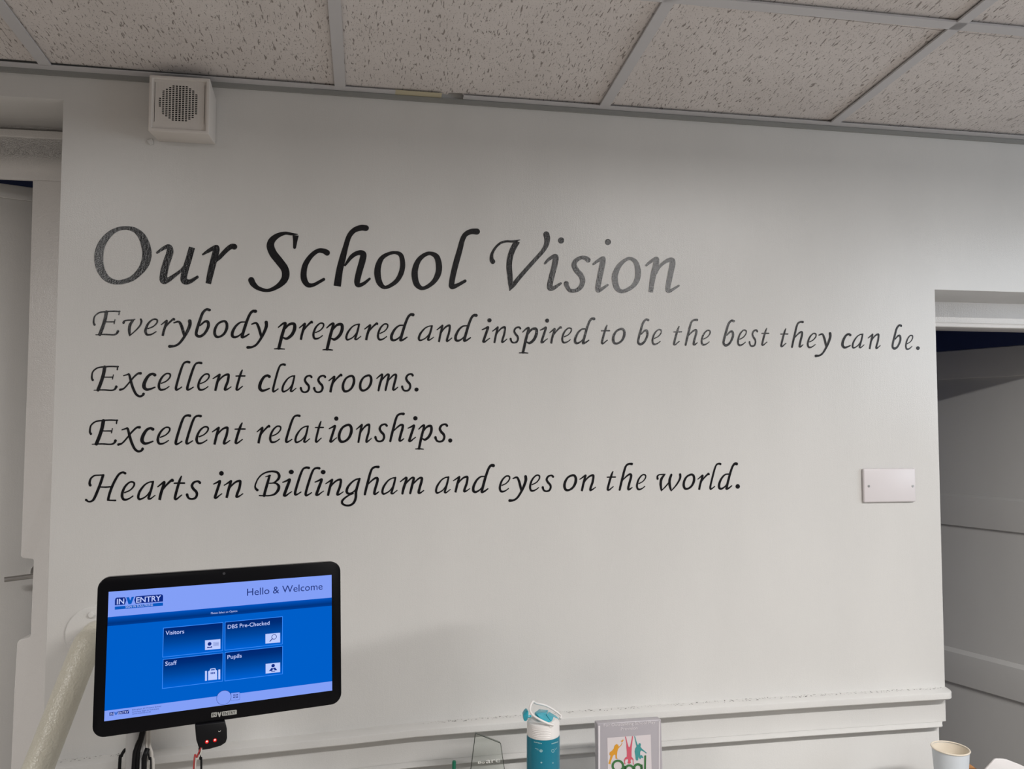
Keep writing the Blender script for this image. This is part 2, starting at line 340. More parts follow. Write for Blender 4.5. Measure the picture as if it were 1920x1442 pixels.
def rpart(b, nm, **kw):
    o = b.build(nm, 'greydoor', **kw); o.parent = dr2; o.matrix_parent_inverse = Matrix.Translation((-r1[0], -r1[1], 0)); return o
zz = lambda y: RPX(1840, y)[2]
b = MB(); rslab(b, 0.01, zz(652.5), 0, 0.04); rpart(b, 'door_leaf', bevel=0.002)
def moulded(z0, z1, out=0.012, bev=0.012):      # a rail with a sloping upper edge
    b = MB(); prof = [(0.0005, z0), (out, z0), (out, z1 - bev), (0.0005, z1)]
    q = [np.array([*(r0[:2] + rn[:2] * o), z]) for o, z in prof]; b.prism(q, r1 - r0); rpart(b, 'rail', bevel=0.0012)
moulded(zz(708), zz(652.5) - 0.001, 0.006, 0.002)
moulded(zz(990), zz(929), 0.012, 0.009)
moulded(zz(1293), zz(1227), 0.014, 0.013)
# dado rail: shelf lip, face and bead, returned round the wall's right-hand corner
# profile: distance out from the wall, height, and how far short of the wall corner its return stops
prof = [(0, 0.0005, 0), (0.031, -0.0008, 0), (0.0335, -0.0025, 0), (0.034, -0.0045, 0), (0.034, -0.0155, 0), (0.0315, -0.018, 0), (0.0040, -0.0188, 0), (0.0025, -0.022, -0.001), (0.0025, -0.0790, -0.001), (0.0010, -0.0798, -0.004),
        (0.0010, -0.0806, -0.010), (0.0105, -0.0840, -0.0125), (0.0132, -0.0852, -0.0125), (0.0135, -0.0868, -0.0125), (0.0120, -0.0884, -0.0125), (-0.016, -0.0890, -0.0125)]
xs_ = [XL + 0.004] + [p[0] for p in RAIL if XL + 0.02 < p[0] < XR - 0.06] + [None]
b = MB(); n = len(prof); vs = []; fs = []; rows = 0
def rail_row(f):
    global rows
    for o, dz, sh in prof: x, y, xr = f(o, sh); vs.append((x, y, rail_z(min(xr, XR)) + dz - 0.0005))
    rows += 1
for x in xs_[:-1]: rail_row(lambda o, sh: (x, -o, x))
rc_ = 0.019
for k in range(7):
    a_ = math.pi / 2 * k / 6
    rail_row(lambda o, sh: ((XR + sh - min(rc_, max(o, 0.0005))) + min(rc_, max(o, 0.0005)) * math.sin(a_), -(o - min(rc_, max(o, 0.0005))) - min(rc_, max(o, 0.0005)) * math.cos(a_), XR))
rail_row(lambda o, sh: (XR + sh, T, XR))
for i in range(rows - 1):
    for k in range(n - 1): fs.append((i * n + k, (i + 1) * n + k, (i + 1) * n + k + 1, i * n + k + 1))
fs.append(tuple(range(n)))
b.mesh(vs, fs); struct(b.build('trim_3', 'railpaint', smooth=True))
# ------------------------------------------------------------------ suspended ceiling: sloping grid, tiles, tees and wall angle
YF = -0.021
c0 = onw(85, 122.5, YF); c1 = onw(1565, 230, YF); e1 = nrm(c1 - c0)
e2 = -(R @ np.array([(690 - CX) / F, (920 - CY) / F, 1.0])); e2 = nrm(e2)
cn = nrm(np.cross(e1, e2));
if cn[2] < 0: cn = -cn
CPX = lambda x, y: onp(x, y, c0, cn)
Bm = np.linalg.inv(np.stack([e1, e2, cn], 1))
def cuv(p): return (Bm @ (np.array(p) - c0))[:2]
def cpt(u, v, h=0.0): return c0 + e1 * u + e2 * v + cn * h
ceil = bpy.data.objects.new('ceiling', None); COL.objects.link(ceil); struct(ceil); ceil.location = c0
tees_u = [cuv(CPX(x, y))[0] for x, y in ((85, 122.5), (638, 166), (1131, 203), (1565, 231))]
pitch = (tees_u[3] - tees_u[0]) / 3
us = [tees_u[0] - pitch * k for k in (4, 3, 2, 1)] + tees_u + [tees_u[3] + pitch * k for k in (1, 2)]
vpar = cuv(CPX(1600, 31.5))[1]; vpar2 = cuv(CPX(1813, 48.5))[1]; vp = (vpar + vpar2) / 2
vs_ = [vp + 0.6 * k for k in range(0, 7)]
def ceil_part(b, nm, m, **kw):
    o = b.build(nm, m, **kw); o.parent = ceil; o.matrix_parent_inverse = Matrix.Translation(-Vector(c0)); return o
def to_plane(o):                                # give the board its own axes: along the wall, away from the wall, up
    me = o.data; co = np.empty(len(me.vertices) * 3); me.vertices.foreach_get('co', co); co = co.reshape(-1, 3)
    me.vertices.foreach_set('co', ((Bm @ (co - c0).T).T).ravel()); me.update()
    m = Matrix.Identity(4)
    for i in range(3): m[i][0] = e1[i]; m[i][1] = e2[i]; m[i][2] = cn[i]
    o.matrix_parent_inverse = Matrix.Identity(4); o.matrix_local = m
H = 0.006
b = MB()
uedges = [-4.6] + us + [4.6]; vedges = [-0.02] + vs_ + [5.2]
nu0, nv0 = cuv(CPX(838, 185)); nu1, _ = cuv(CPX(868, 187)); _, nvt = cuv(CPX(852, 173.5))
cells = {}
for i in range(len(us) - 1):
    for j in range(len(vs_)):
        v0 = 0.001 if j == 0 else vs_[j - 1]; v1 = vs_[j]
        cells[(i, j)] = (us[i], us[i + 1], v0, v1)
for k, (ua, ub, va, vb) in cells.items():
    g = 0.0015
    if ua < nu0 < ub and va < 0.01:
        q = [(ua + g, va), (nu0, va), (nu0 + 0.003, nvt * 0.85), (nu0 + 0.012, nvt), (nu1 - 0.004, nvt * 1.02), (nu1, va), (ub - g, va), (ub - g, vb - g), (ua + g, vb - g)]
    else: q = [(ua + g, va), (ub - g, va), (ub - g, vb - g), (ua + g, vb - g)]
    b.prism([cpt(u, v, H) for u, v in q], cn * 0.014)
o = ceil_part(b, 'ceiling_tiles', 'tile'); to_plane(o)
def tee(ua, ub, va, vb):
    b = MB(); b.prism([cpt(ua, va, -0.001), cpt(ub, va, -0.001), cpt(ub, vb, -0.001), cpt(ua, vb, -0.001)], cn * 0.004)
    if ub - ua < vb - va: m = (ua + ub) / 2; b.prism([cpt(m - .0015, va), cpt(m + .0015, va), cpt(m + .0015, vb), cpt(m - .0015, vb)], cn * 0.035)
    else: m = (va + vb) / 2; b.prism([cpt(ua, m - .0015), cpt(ub, m - .0015), cpt(ub, m + .0015), cpt(ua, m + .0015)], cn * 0.035)
    ceil_part(b, 'grid_tee', 'tee')
for u in us: tee(u - 0.0115, u + 0.0115, 0, 4.6)
for v in vs_: tee(us[0], us[-1], v - 0.0115, v + 0.0115)
# wall angle: a flange in three lengths with small steps at the joints, over a shadowed batten
def flange(xa, xb, m, dz=0.0, ext=0.0):
    ua = cuv(onw(xa, 150, YF))[0]; ub = cuv(onw(xb, 150, YF))[0]; b = MB()
    vw = 0.0235
    b.prism([cpt(ua, ext, dz), cpt(ub, ext, dz), cpt(ub, -vw, dz), cpt(ua, -vw, dz)], cn * 0.002)
    ceil_part(b, 'wall_angle', m)
flange(-900, 587, 'tee', -0.001, 0.0025); flange(587, 742, 'tee'); flange(742, 829, 'yellowed', 0, 0.001); flange(870, 2600, 'tee')
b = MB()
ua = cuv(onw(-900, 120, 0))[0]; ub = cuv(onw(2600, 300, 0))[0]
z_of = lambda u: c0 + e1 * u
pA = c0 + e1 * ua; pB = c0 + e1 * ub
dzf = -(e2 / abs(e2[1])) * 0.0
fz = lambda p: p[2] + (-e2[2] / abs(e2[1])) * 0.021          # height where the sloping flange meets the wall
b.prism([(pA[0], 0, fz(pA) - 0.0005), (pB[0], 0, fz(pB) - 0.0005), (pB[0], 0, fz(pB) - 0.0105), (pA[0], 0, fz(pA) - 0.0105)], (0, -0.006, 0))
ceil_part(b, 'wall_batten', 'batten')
# ceiling light panels (all behind the viewer or overhead; the last is an added fill)
for n_, (x, y, w, ln_) in enumerate(LAMPS):
    u0, v0 = np.linalg.solve(np.stack([e1[:2], e2[:2]], 1), np.array([x, y]) - c0[:2]); cc = cpt(u0, v0, 0.0)
    rot = (e1, nrm(np.cross(cn, e1)), cn)
    t = thing('ceiling_light', ('short ceiling light fitting towards the left doorway', 'long ceiling light fitting towards the right doorway', 'added ceiling fill light far behind the viewer')[n_], 'ceiling light', cc, 'ceiling light fittings', rot)
    b = MB(); h = 0.095; g = ln_ / 2
    d = -0.075; z_ = 0.0
    b.box((-g, -h, d), (g, -h + 0.015, -0.002)); b.box((-g, h - 0.015, d), (g, h, -0.002)); b.box((-g, -h, d), (-g + 0.02, h, -0.002)); b.box((g - 0.02, -h, d), (g, h, -0.002))
    b.box((-g, -h, -0.02), (g, h, -0.002)); b.build('frame', 'tee', t)
    L = bpy.data.lights.new('lamp', 'AREA'); L.shape = 'RECTANGLE'; L.size = 2 * g - 0.06; L.size_y = 0.15; L.energy = w; L.color = LAMP_COL
    lo = bpy.data.objects.new('lamp', L); COL.objects.link(lo); lo.parent = t; lo.location = (0, 0, -0.074)
# ================================================================== LETTERING PAINTED ON THE WALL
# every letter is a set of pen strokes; each stroke is a list of (x, y, width). Negative width = square-cut end.
G = {}
G['e'] = [[(640,490,18),(720,455,18),(775,400,22),(785,355,26),(760,335,24),(715,340,22),(660,385,28),(620,450,34),(600,530,38),(620,585,34),(670,590,26),(720,570,18),(765,540,16)]]
G['a'] = [[(1050,330,24),(1000,335,18),(930,375,22),(860,465,32),(835,545,34),(850,582,30),(890,575,22),(950,540,18),(1000,480,18),(1030,420,20)],[(1052,328,26),(1030,420,32),(1000,520,32),(985,570,32),(1010,578,22),(1045,555,16),(1080,528,14)]]
G['r'] = [[(1120,398,16),(1170,360,22),(1205,335,28),(1212,345,36),(1185,430,38),(1160,510,38),(1145,585,-36)],[(1180,460,14),(1230,390,24),(1285,335,28),(1325,305,36),(1335,312,34)]]
G['t'] = [[(1465,252,18),(1440,310,34),(1405,420,36),(1375,530,36),(1370,575,36),(1395,580,24),(1440,545,18),(1470,522,16)],[(1358,352,18),(1430,350,22),(1510,350,22)]]
G['s'] = [[(1730,345,34),(1712,328,30),(1680,325,24),(1635,345,30),(1612,390,36),(1635,435,36),(1675,475,36),(1685,520,34),(1660,565,30),(1610,580,24),(1565,568,28),(1545,535,34),(1540,518,38)]]
G['H'] = [[(150,385,36),(140,350,32),(160,285,24),(210,245,20),(270,238,18),(345,235,20)],[(335,240,36),(300,350,36),(250,480,36),(205,580,34),(170,615,26),(125,622,22),(90,598,32)],[(655,210,32),(620,197,28),(565,225,28),(510,310,32),(455,430,34),(420,540,34),(410,590,34)],[(400,600,20),(460,605,18),(515,606,22)],[(300,410,16),(380,412,20),(460,405,16)]]
G['ı'] = [[(155,363,16),(205,340,24),(245,318,28),(245,340,34),(215,430,36),(185,520,36),(175,560,36),(200,562,24),(240,530,16),(275,505,14)]]
G['i'] = G['ı'] + [[(270,207,62)]]
G['n'] = [[(305,375,14),(360,340,22),(405,312,28),(402,330,34),(375,420,36),(355,500,36),(340,565,-32)],[(375,440,12),(420,375,22),(480,325,26),(535,310,34),(545,335,34),(530,420,36),(500,500,36),(490,545,36),(515,545,24),(550,525,16),(582,503,14)]]
G['B'] = [[(785,460,36),(760,435,28),(755,390,20),(790,300,18),(850,230,20),(930,190,22),(1010,180,26),(1075,195,32),(1105,240,36),(1095,290,34),(1050,335,22),(1010,355,16),(950,358,14)],[(1010,355,14),(1060,360,26),(1098,400,38),(1090,460,38),(1040,520,28),(970,542,20),(890,545,18),(815,543,18)],[(905,260,10),(945,250,18),(982,238,10)],[(965,245,30),(930,370,36),(900,480,36),(885,545,36)]]
G['l'] = [[(1540,130,34),(1500,125,28),(1455,145,26),(1420,210,32),(1385,310,34),(1350,420,34),(1330,500,36),(1340,525,28),(1380,510,18),(1420,485,16)]]
G['g'] = [[(575,285,22),(520,295,20),(455,340,24),(400,410,32),(385,470,34),(405,500,30),(450,495,20),(500,460,18),(540,400,18)],[(570,285,28),(545,370,34),(520,470,34),(515,560,34),(490,630,32),(440,670,28),(375,675,26),(325,650,30),(320,610,30),(360,565,24),(420,525,20),(480,500,16)]]
G['h'] = [[(845,122,36),(800,122,28),(755,145,28),(725,210,32),(695,320,34),(665,430,34),(645,515,30)],[(690,375,12),(740,325,20),(795,285,26),(830,285,34),(830,330,34),(800,430,34),(785,500,34),(805,510,24),(850,480,14)]]
G['m'] = [[(1155,330,14),(1205,290,22),(1245,270,28),(1235,330,34),(1205,420,36),(1185,505,30)],[(1205,400,12),(1260,330,20),(1320,275,24),(1352,275,32),(1345,320,34),(1320,420,34),(1300,500,30)],[(1320,390,12),(1375,330,20),(1430,280,24),(1470,275,32),(1468,320,34),(1440,420,34),(1425,490,34),(1450,495,22),(1500,460,14)]]
G['d'] = [[(690,278,14),(640,285,18),(590,330,24),(555,400,30),(555,450,30),(585,462,24),(630,440,16),(670,400,14)],[(805,150,36),(775,150,28),(745,185,26),(715,260,28),(690,340,30),(665,430,30),(660,462,28),(690,455,20),(735,425,14)]]
G['y'] = [[(1040,298,14),(1085,285,22),(1110,330,26),(1128,400,26),(1140,455,20)],[(1190,275,32),(1192,320,30),(1170,390,28),(1135,465,24),(1090,535,22),(1045,565,22),(1000,570,32)]]
G['o'] = [[(1765,262,24),(1795,290,30),(1795,345,32),(1765,405,26),(1715,440,22),(1670,440,28),(1650,400,32),(1660,340,28),(1700,285,22),(1765,262,24)]]
G['w'] = [[(852,308,24),(850,280,18),(870,262,14),(910,258,14),(945,255,10)],[(935,262,18),(900,310,28),(890,370,28),(897,430,22),(900,450,10)],[(900,448,10),(950,400,14),(1000,340,14)],[(1020,262,24),(1000,320,28),(1000,380,28),(1012,430,22),(1018,450,10)],[(1020,450,10),(1075,390,16),(1115,330,20),(1130,290,24),(1128,258,26)]]
G['c'] = [[(205,210,30),(180,198,24),(140,220,26),(105,280,32),(95,335,34),(120,365,28),(160,360,20),(205,342,14)]]
G['p'] = [[(105,205,10),(140,175,16),(165,165,20),(165,185,24),(140,270,26),(120,350,26),(108,400,24)],[(68,405,8),(110,403,14),(160,407,8)],[(155,230,12),(200,180,20),(245,175,26),(250,220,28),(225,275,26),(180,310,22),(145,300,12)]]
G['b'] = [[(1280,65,26),(1245,60,22),(1205,100,26),(1175,180,28),(1145,270,28),(1140,320,28),(1175,338,26),(1225,310,24),(1265,240,28),(1262,190,28),(1230,185,20),(1180,225,14)]]
G['v'] = [[(390,190,24),(400,172,16),(430,165,14),(475,162,14),(508,155,10)],[(490,165,20),(460,210,28),(450,260,28),(452,300,24),(455,328,12)],[(458,325,10),(510,280,12),(560,225,16),(578,180,20),(572,155,20)]]
G['E'] = [[(95,215,22),(85,190,18),(95,130,14),(140,90,14),(200,78,14),(280,73,14),(360,75,14)],[(355,72,12),(350,108,12)],[(220,80,32),(205,160,32),(180,240,32),(150,318,32)],[(205,185,10),(300,185,12)],[(310,160,8),(300,205,10)],[(108,322,8),(200,318,14),(290,322,14),(325,310,18),(340,285,26)]]
G['x'] = [[(415,218,12),(460,205,16),(480,205,22),(500,280,28),(525,360,28),(560,430,26),(600,458,24),(635,450,22),(650,430,28)],[(615,190,28),(580,195,20),(530,240,18),(480,300,16),(420,365,16),(375,382,26)]]
G['.'] = [[(0,0,100)]]
Z1 = (160, 410, 6.4); Z2 = (450, 410, 6.4); Z3 = (690, 410, 6.4); Z4 = (900, 420, 8.727); Z5 = (1070, 430, 8.727)
TITLE = [('Our', [
 (Z1, [[(490,112,42),(600,140,60),(690,235,95),(738,400,115),(715,540,105),(640,650,75),(540,728,60),(390,764,50),(260,720,75),(180,600,100),(160,450,110),(195,310,95),(280,195,70),(380,130,48),(490,112,42)],
  [(862,408,28),(930,360,40),(1000,335,58),(1015,400,84),(970,540,86),(940,660,90),(940,740,90),(990,735,60),(1060,690,44),(1150,620,34),(1190,570,30)],
  [(1280,345,-74),(1245,470,74),(1205,600,76),(1180,710,78),(1195,750,80),(1255,755,50),(1345,700,34)],
  [(1410,430,22),(1480,385,44),(1560,345,55),(1572,370,80),(1540,500,80),(1505,640,78),(1475,780,-66)],
  [(1560,520,20),(1610,465,50),(1690,380,55),(1750,335,60),(1788,337,70)]])]),
 ('School', [
 (Z2, [[(655,345,36),(662,270,52),(668,200,-74)],[(690,188,10),(620,185,32),(540,175,38),(450,205,60),(385,260,80),(365,330,92),(400,420,95),(470,510,95),(535,600,92),(548,680,92),(520,750,80),(440,820,55),(330,862,38),(220,835,50),(160,785,70),(135,738,75)],
  [(1045,410,70),(1010,390,62),(940,385,52),(860,440,55),(790,540,65),(765,640,72),(770,730,75),(815,795,60),(880,795,42),(950,760,38),(1005,728,36)],
  [(1512,113,70),(1450,110,70),(1370,140,62),(1310,210,60),(1270,330,62),(1230,480,78),(1195,620,80),(1167,810,-88)],
  [(1260,560,24),(1340,455,50),(1420,410,55),(1478,425,75),(1470,500,78),(1430,640,75),(1405,760,70),(1425,800,50),(1490,775,40),(1555,722,28)]]),
 (Z3, [[(325,407,36),(395,440,55),(416,550,62),(395,660,62),(330,760,52),(210,825,40),(140,770,70),(114,660,80),(125,560,72),(165,475,55),(240,425,42),(325,407,36)],
  [(750,417,44),(825,460,68),(852,575,75),(835,680,70),(770,775,52),(660,836,42),(585,785,72),(560,670,77),(575,570,70),(615,490,58),(680,435,48),(750,417,44)],
  [(1307,155,74),(1240,155,65),(1175,185,58),(1135,250,60),(1100,380,66),(1060,520,70),(1025,660,68),(1005,770,66),(1010,815,66),(1070,800,45),(1165,748,36)]])]),
 ('Vision', [
 (Z4, [[(210,615,80),(190,570,66),(200,480,46),(260,380,38),(340,310,38),(430,285,36),(540,285,36),(655,260,12)],[(610,280,-95),(535,420,92),(490,560,92),(478,700,95),(490,850,90),(500,980,80),(488,1090,14)],
  [(490,1085,14),(545,1000,70),(640,880,68),(780,720,64),(920,565,62),(1030,440,66),(1085,340,80),(1100,240,98),(1085,170,100)],
  [(1062,645,34),(1130,575,50),(1220,525,66),(1240,560,98),(1215,700,92),(1175,850,90),(1145,990,92),(1150,1050,90),(1220,1040,62),(1322,972,36)],[(1328,270,102)],
  [(1770,590,84),(1730,560,72),(1660,550,58),(1575,595,70),(1540,670,86),(1580,760,90),(1650,840,88),(1680,940,86),(1640,1040,72),(1560,1090,60),(1470,1085,62),(1420,1010,72),(1412,975,84)]]),
 (Z5, [[(372,570,36),(440,520,50),(530,470,60),(525,540,92),(495,690,90),(465,840,88),(445,960,84),(455,1000,75),(520,970,50),(603,912,36)],[(610,207,100)],
  [(975,478,50),(1065,540,78),(1102,680,95),(1085,830,90),(1000,945,66),(850,1015,58),(755,955,90),(722,800,102),(745,690,92),(800,590,74),(890,505,55),(975,478,50)],
  [(1238,590,36),(1310,530,50),(1405,480,66),(1400,560,96),(1365,700,94),(1335,850,86),(1310,1030,-72)],
  [(1400,730,24),(1450,620,46),(1550,530,56),(1650,500,80),(1668,560,96),(1640,700,92),(1610,850,86),(1590,970,80),(1605,1010,66),(1670,985,46),(1770,922,32)]])])]
ZA = (160, 570, 5.486); ZB = (500, 570, 4.8); ZC = (890, 580, 5.189); ZD = (1250, 590, 3.918); ZE = (160, 670, 6.0); ZF_ = (470, 670, 5.818); ZG = (160, 770, 6.0); ZH = (470, 760, 4.8)
ZI = (150, 860, 7.68); ZK = (600, 860, 7.68); ZJ = (380, 860, 7.68); ZL = (800, 850, 6.4); ZM = (1100, 850, 6.4)
LINES = [
 [('Everybody', ZA, 'E 75 65 362 330 v 380 148 588 332 e 605 148 750 328 r 775 142 925 332 y 850 158 1095 452 b 1125 42 1292 348 o 1315 165 1472 352 d 1495 58 1768 355 y 1655 172 1880 462'),
  ('prepared', ZB, 'p 65 160 268 412 r 290 150 418 325 e 410 165 520 322 p 502 165 695 420 a 707 175 852 330 r 878 165 1005 328 e 992 172 1097 330 d 1110 82 1332 338'),
  ('and', ZB, 'a 1360 190 1508 335 n 1530 183 1670 345 d 1688 88 1900 342'),
  ('inspired', ZC, 'i 68 87 165 327 n 170 163 318 330 s 340 165 453 333 p 430 170 617 432 i 635 90 725 332 r 727 163 850 335 e 842 175 948 333 d 965 77 1175 342'),
  ('to', ZC, 't 1228 150 1318 342 o 1335 180 1470 345'), ('be', ZC, 'b 1580 88 1700 352 e 1720 190 1823 350'),
  ('the', ZD, 't 47 83 113 227 h 133 30 232 230 e 250 110 325 228'), ('best', ZD, 'b 410 35 502 235 e 517 108 590 232 s 603 107 672 238 t 695 97 755 230'),
  ('they', ZD, 't 835 100 895 240 h 915 45 1008 245 e 1030 133 1103 247 y 1087 128 1212 313'), ('can', ZD, 'c 1282 135 1358 250 a 1360 138 1453 250 n 1478 137 1572 255'),
  ('be.', ZD, 'b 1653 70 1730 258 e 1752 147 1812 260 . 1833 232 1860 260')],
 [('Excellent', ZE, 'E 62 92 378 385 x 378 165 670 452 c 638 172 800 378 e 812 172 966 378 l 1005 38 1183 378 l 1132 48 1318 378 e 1257 178 1402 378 n 1430 180 1645 380 t 1688 137 1803 378'),
  ('classrooms.', ZF_, 'c 80 185 220 378 l 232 65 385 385 a 335 193 500 385 s 535 190 675 390 s 680 190 825 390 r 848 178 1002 385 o 992 190 1142 385 o 1180 185 1330 375 m 1370 175 1610 372 s 1640 172 1780 375 . 1787 330 1832 373')],
 [('Excellent', ZG, 'E 40 95 370 393 x 358 172 660 472 c 617 183 778 385 e 800 178 960 385 l 1002 40 1193 390 l 1123 45 1312 383 e 1237 172 1392 380 n 1422 177 1632 385 t 1677 133 1805 378'),
  ('relationships.', ZH, 'r 53 175 178 345 e 165 180 278 342 l 308 82 450 340 a 393 180 535 342 t 577 140 660 338 i 702 100 790 337 o 783 165 920 340 n 948 163 1090 340 s 1112 162 1235 333 h 1247 65 1388 332 i 1412 97 1502 332 p 1480 170 1640 400 s 1652 162 1778 335 . 1778 298 1815 335')],
 [('Hearts', ZI, 'H 70 182 668 632 e 585 322 795 607 a 820 318 1088 600 r 1112 288 1353 600 t 1348 245 1515 600 s 1522 312 1745 595'), ('in', ZJ, 'i 150 178 303 582 n 303 303 585 570'),
  ('Billingham', ZJ, 'B 743 170 1122 552 i 1145 160 1312 550 l 1312 112 1547 535 l 1465 118 1698 545 i 1610 162 1770 540 @K n 75 285 342 538 g 300 275 587 690 h 630 100 860 530 a 882 262 1118 522 m 1150 258 1502 518'),
  ('and', ZL, 'a 100 275 288 487 n 315 268 522 473 d 543 127 820 480'), ('eyes', ZL, 'e 865 262 1005 472 y 980 262 1208 585 e 1228 253 1365 462 s 1380 255 1530 465'),
  ('on', ZL, 'o 1638 250 1807 457 n 1833 250 2032 457'), ('the', ZM, 't 240 213 353 452 h 385 112 557 450 e 592 247 717 445'),
  ('world.', ZM, 'w 838 240 1138 455 o 1150 242 1305 440 r 1330 233 1478 440 l 1472 112 1618 440 d 1575 108 1817 440 . 1787 370 1840 425')]]
def stroke_polys(st, sub=7):
    """A pen stroke as flat polygons: ribbon quads plus round joins and ends."""
    out = []
    disc = lambda c, r, k=16: [(c[0] + r * math.cos(2 * math.pi * i / k), c[1] + r * math.sin(2 * math.pi * i / k)) for i in range(k)]
    if len(st) == 1: return [disc(st[0], st[0][2] / 2, 28)]
    Pn = [np.array(s[:2], float) for s in st]; w = [abs(s[2]) / 2 for s in st]
    closed = len(st) > 4 and st[0][:2] == st[-1][:2]
    if closed: Q, q = catmull(Pn[:-1], w[:-1], sub, True); Q.append(Q[0]); q.append(q[0])
    else: Q, q = catmull(Pn, w, sub)
    Ls = []
    for i, p in enumerate(Q):
        a = Q[i - 1] if i else (Q[-2] if closed else Q[0]); c = Q[i + 1] if i < len(Q) - 1 else (Q[1] if closed else Q[-1])
        t = nrm(c - a); nn = np.array([-t[1], t[0]]); Ls.append((p + nn * q[i], p - nn * q[i]))
    for i in range(len(Q) - 1): out.append([Ls[i][0], Ls[i + 1][0], Ls[i + 1][1], Ls[i][1]])
    for i, p in enumerate(Q):
        if i == 0 and st[0][2] < 0: continue
        if i == len(Q) - 1 and st[-1][2] < 0: continue
        near_flat = (st[0][2] < 0 and np.linalg.norm(p - Q[0]) < q[i]) or (st[-1][2] < 0 and np.linalg.norm(p - Q[-1]) < q[i])
        if i % 3 == 0 and not near_flat or i in (0, len(Q) - 1): out.append(disc(p, q[i], 14))
    return out
from mathutils.geometry import delaunay_2d_cdt
def union(polys):
    """One clean sheet of triangles from overlapping pen polygons."""
    vs = []; fs = []
    for q in polys:
        a = sum(q[i][0] * q[(i + 1) % len(q)][1] - q[(i + 1) % len(q)][0] * q[i][1] for i in range(len(q)))
        if abs(a) < 1e-6: continue
        q = q if a > 0 else q[::-1]; i0 = len(vs); vs += [Vector((float(p[0]), float(p[1]))) for p in q]; fs.append(list(range(i0, i0 + len(q))))
    r = delaunay_2d_cdt(vs, [], fs, 0, 1e-3)
    v = np.array([(p.x, p.y) for p in r[0]]); t = [tuple(f) for f in r[2]]; c = np.array([v[list(f)].mean(0) for f in t]); ins = np.zeros(len(t), bool)
    for f in fs:                                # keep the triangles whose middle lies under some pen polygon
        P_ = np.array([vs[i][:] for i in f]); lo, hi = P_.min(0), P_.max(0); m = ~ins & (c >= lo).all(1) & (c <= hi).all(1)
        if not m.any(): continue
        x, y = c[m, 0], c[m, 1]; w = np.zeros(m.sum(), bool)
        for i in range(len(P_)):
            (xa, ya), (xb, yb) = P_[i - 1], P_[i]
            if ya != yb: w ^= ((ya > y) != (yb > y)) & (x < (xb - xa) * (y - ya) / (yb - ya) + xa)
        ins[np.nonzero(m)[0][w]] = True
    return [tuple(p) for p in v], [f for f, k in zip(t, ins) if k]
PAINT_Y = -0.0006
def sheet_to_wall(b, vf, z, fn=lambda p: p):
    v, f = vf; b.mesh([onw(z[0] + p[0] / z[2], z[1] + p[1] / z[2], PAINT_Y) for p in map(fn, v)], [k[::-1] for k in f])
_cache = {}
def glyph(b, ch, z, bb):
    if ch not in _cache:
        ps = [p for s in G[ch] for p in stroke_polys([(q[0], q[1], q[2] * 1.10) for q in s])]; xs = [p[0] for q in ps for p in q]; ys = [p[1] for q in ps for p in q]
        _cache[ch] = (union(ps), min(xs), max(xs), min(ys), max(ys))
    ps, x0, x1, y0, y1 = _cache[ch]; X0, Y0, X1, Y1 = bb; sx = (X1 - X0) / (x1 - x0); sy = (Y1 - Y0) / (y1 - y0)
    sheet_to_wall(b, ps, z, lambda p: (X0 + (p[0] - x0) * sx, Y0 + (p[1] - y0) * sy))
def word(b, nm, anchor, parent, text):
    o = b.build(nm, 'letter', parent, merge=False); o.matrix_parent_inverse = Matrix.Translation(-Vector(anchor)); o['label'] = 'the word ' + text.strip('.')
    return o
an = onw(175, 535, 0)
t = thing('wall_lettering', 'large black painted heading reading Our School Vision across the white wall', 'lettering', an)
for txt, groups in TITLE:
    b = MB()
    for z, strokes in groups: sheet_to_wall(b, union([q for s in strokes for q in stroke_polys(s)]), z)
    word(b, 'word', an, t, txt)
LBL = ['black painted line beginning Everybody prepared, directly under the large heading', 'short black painted line reading Excellent classrooms', 'short black painted line reading Excellent relationships', 'lowest black painted line, beginning Hearts in Billingham']
for (line, lab, py) in zip(LINES, LBL, (633, 738, 838, 940)):
    an = onw(170, py, 0); t = thing('wall_lettering', lab, 'lettering', an, 'lines of small wall lettering')
    for txt, z, data in line:
        b = MB(); tk = data.split(); i = 0; zz_ = z
        while i < len(tk):
            if tk[i] == '@K': zz_ = ZK; i += 1; continue
            glyph(b, tk[i], zz_, [float(v) for v in tk[i + 1:i + 5]]); i += 5
        word(b, 'word', an, t, txt)
# ================================================================== WALL FITTINGS
# square wall speaker under the ceiling
sy = -0.062
s0 = onw(277, 246.5, sy); s1 = onw(391.5, 250, sy); s2 = onw(391.5, 145.5, sy)
sw = (s1 - s0)[0]; sh = s2[2] - s1[2]; so = np.array([s0[0], 0.0, (s0[2] + s1[2]) / 2])
t = thing('wall_speaker', 'square white loudspeaker box high on the wall under the ceiling', 'speaker', so)
b = MB(); fr = 0.007; dp = -sy
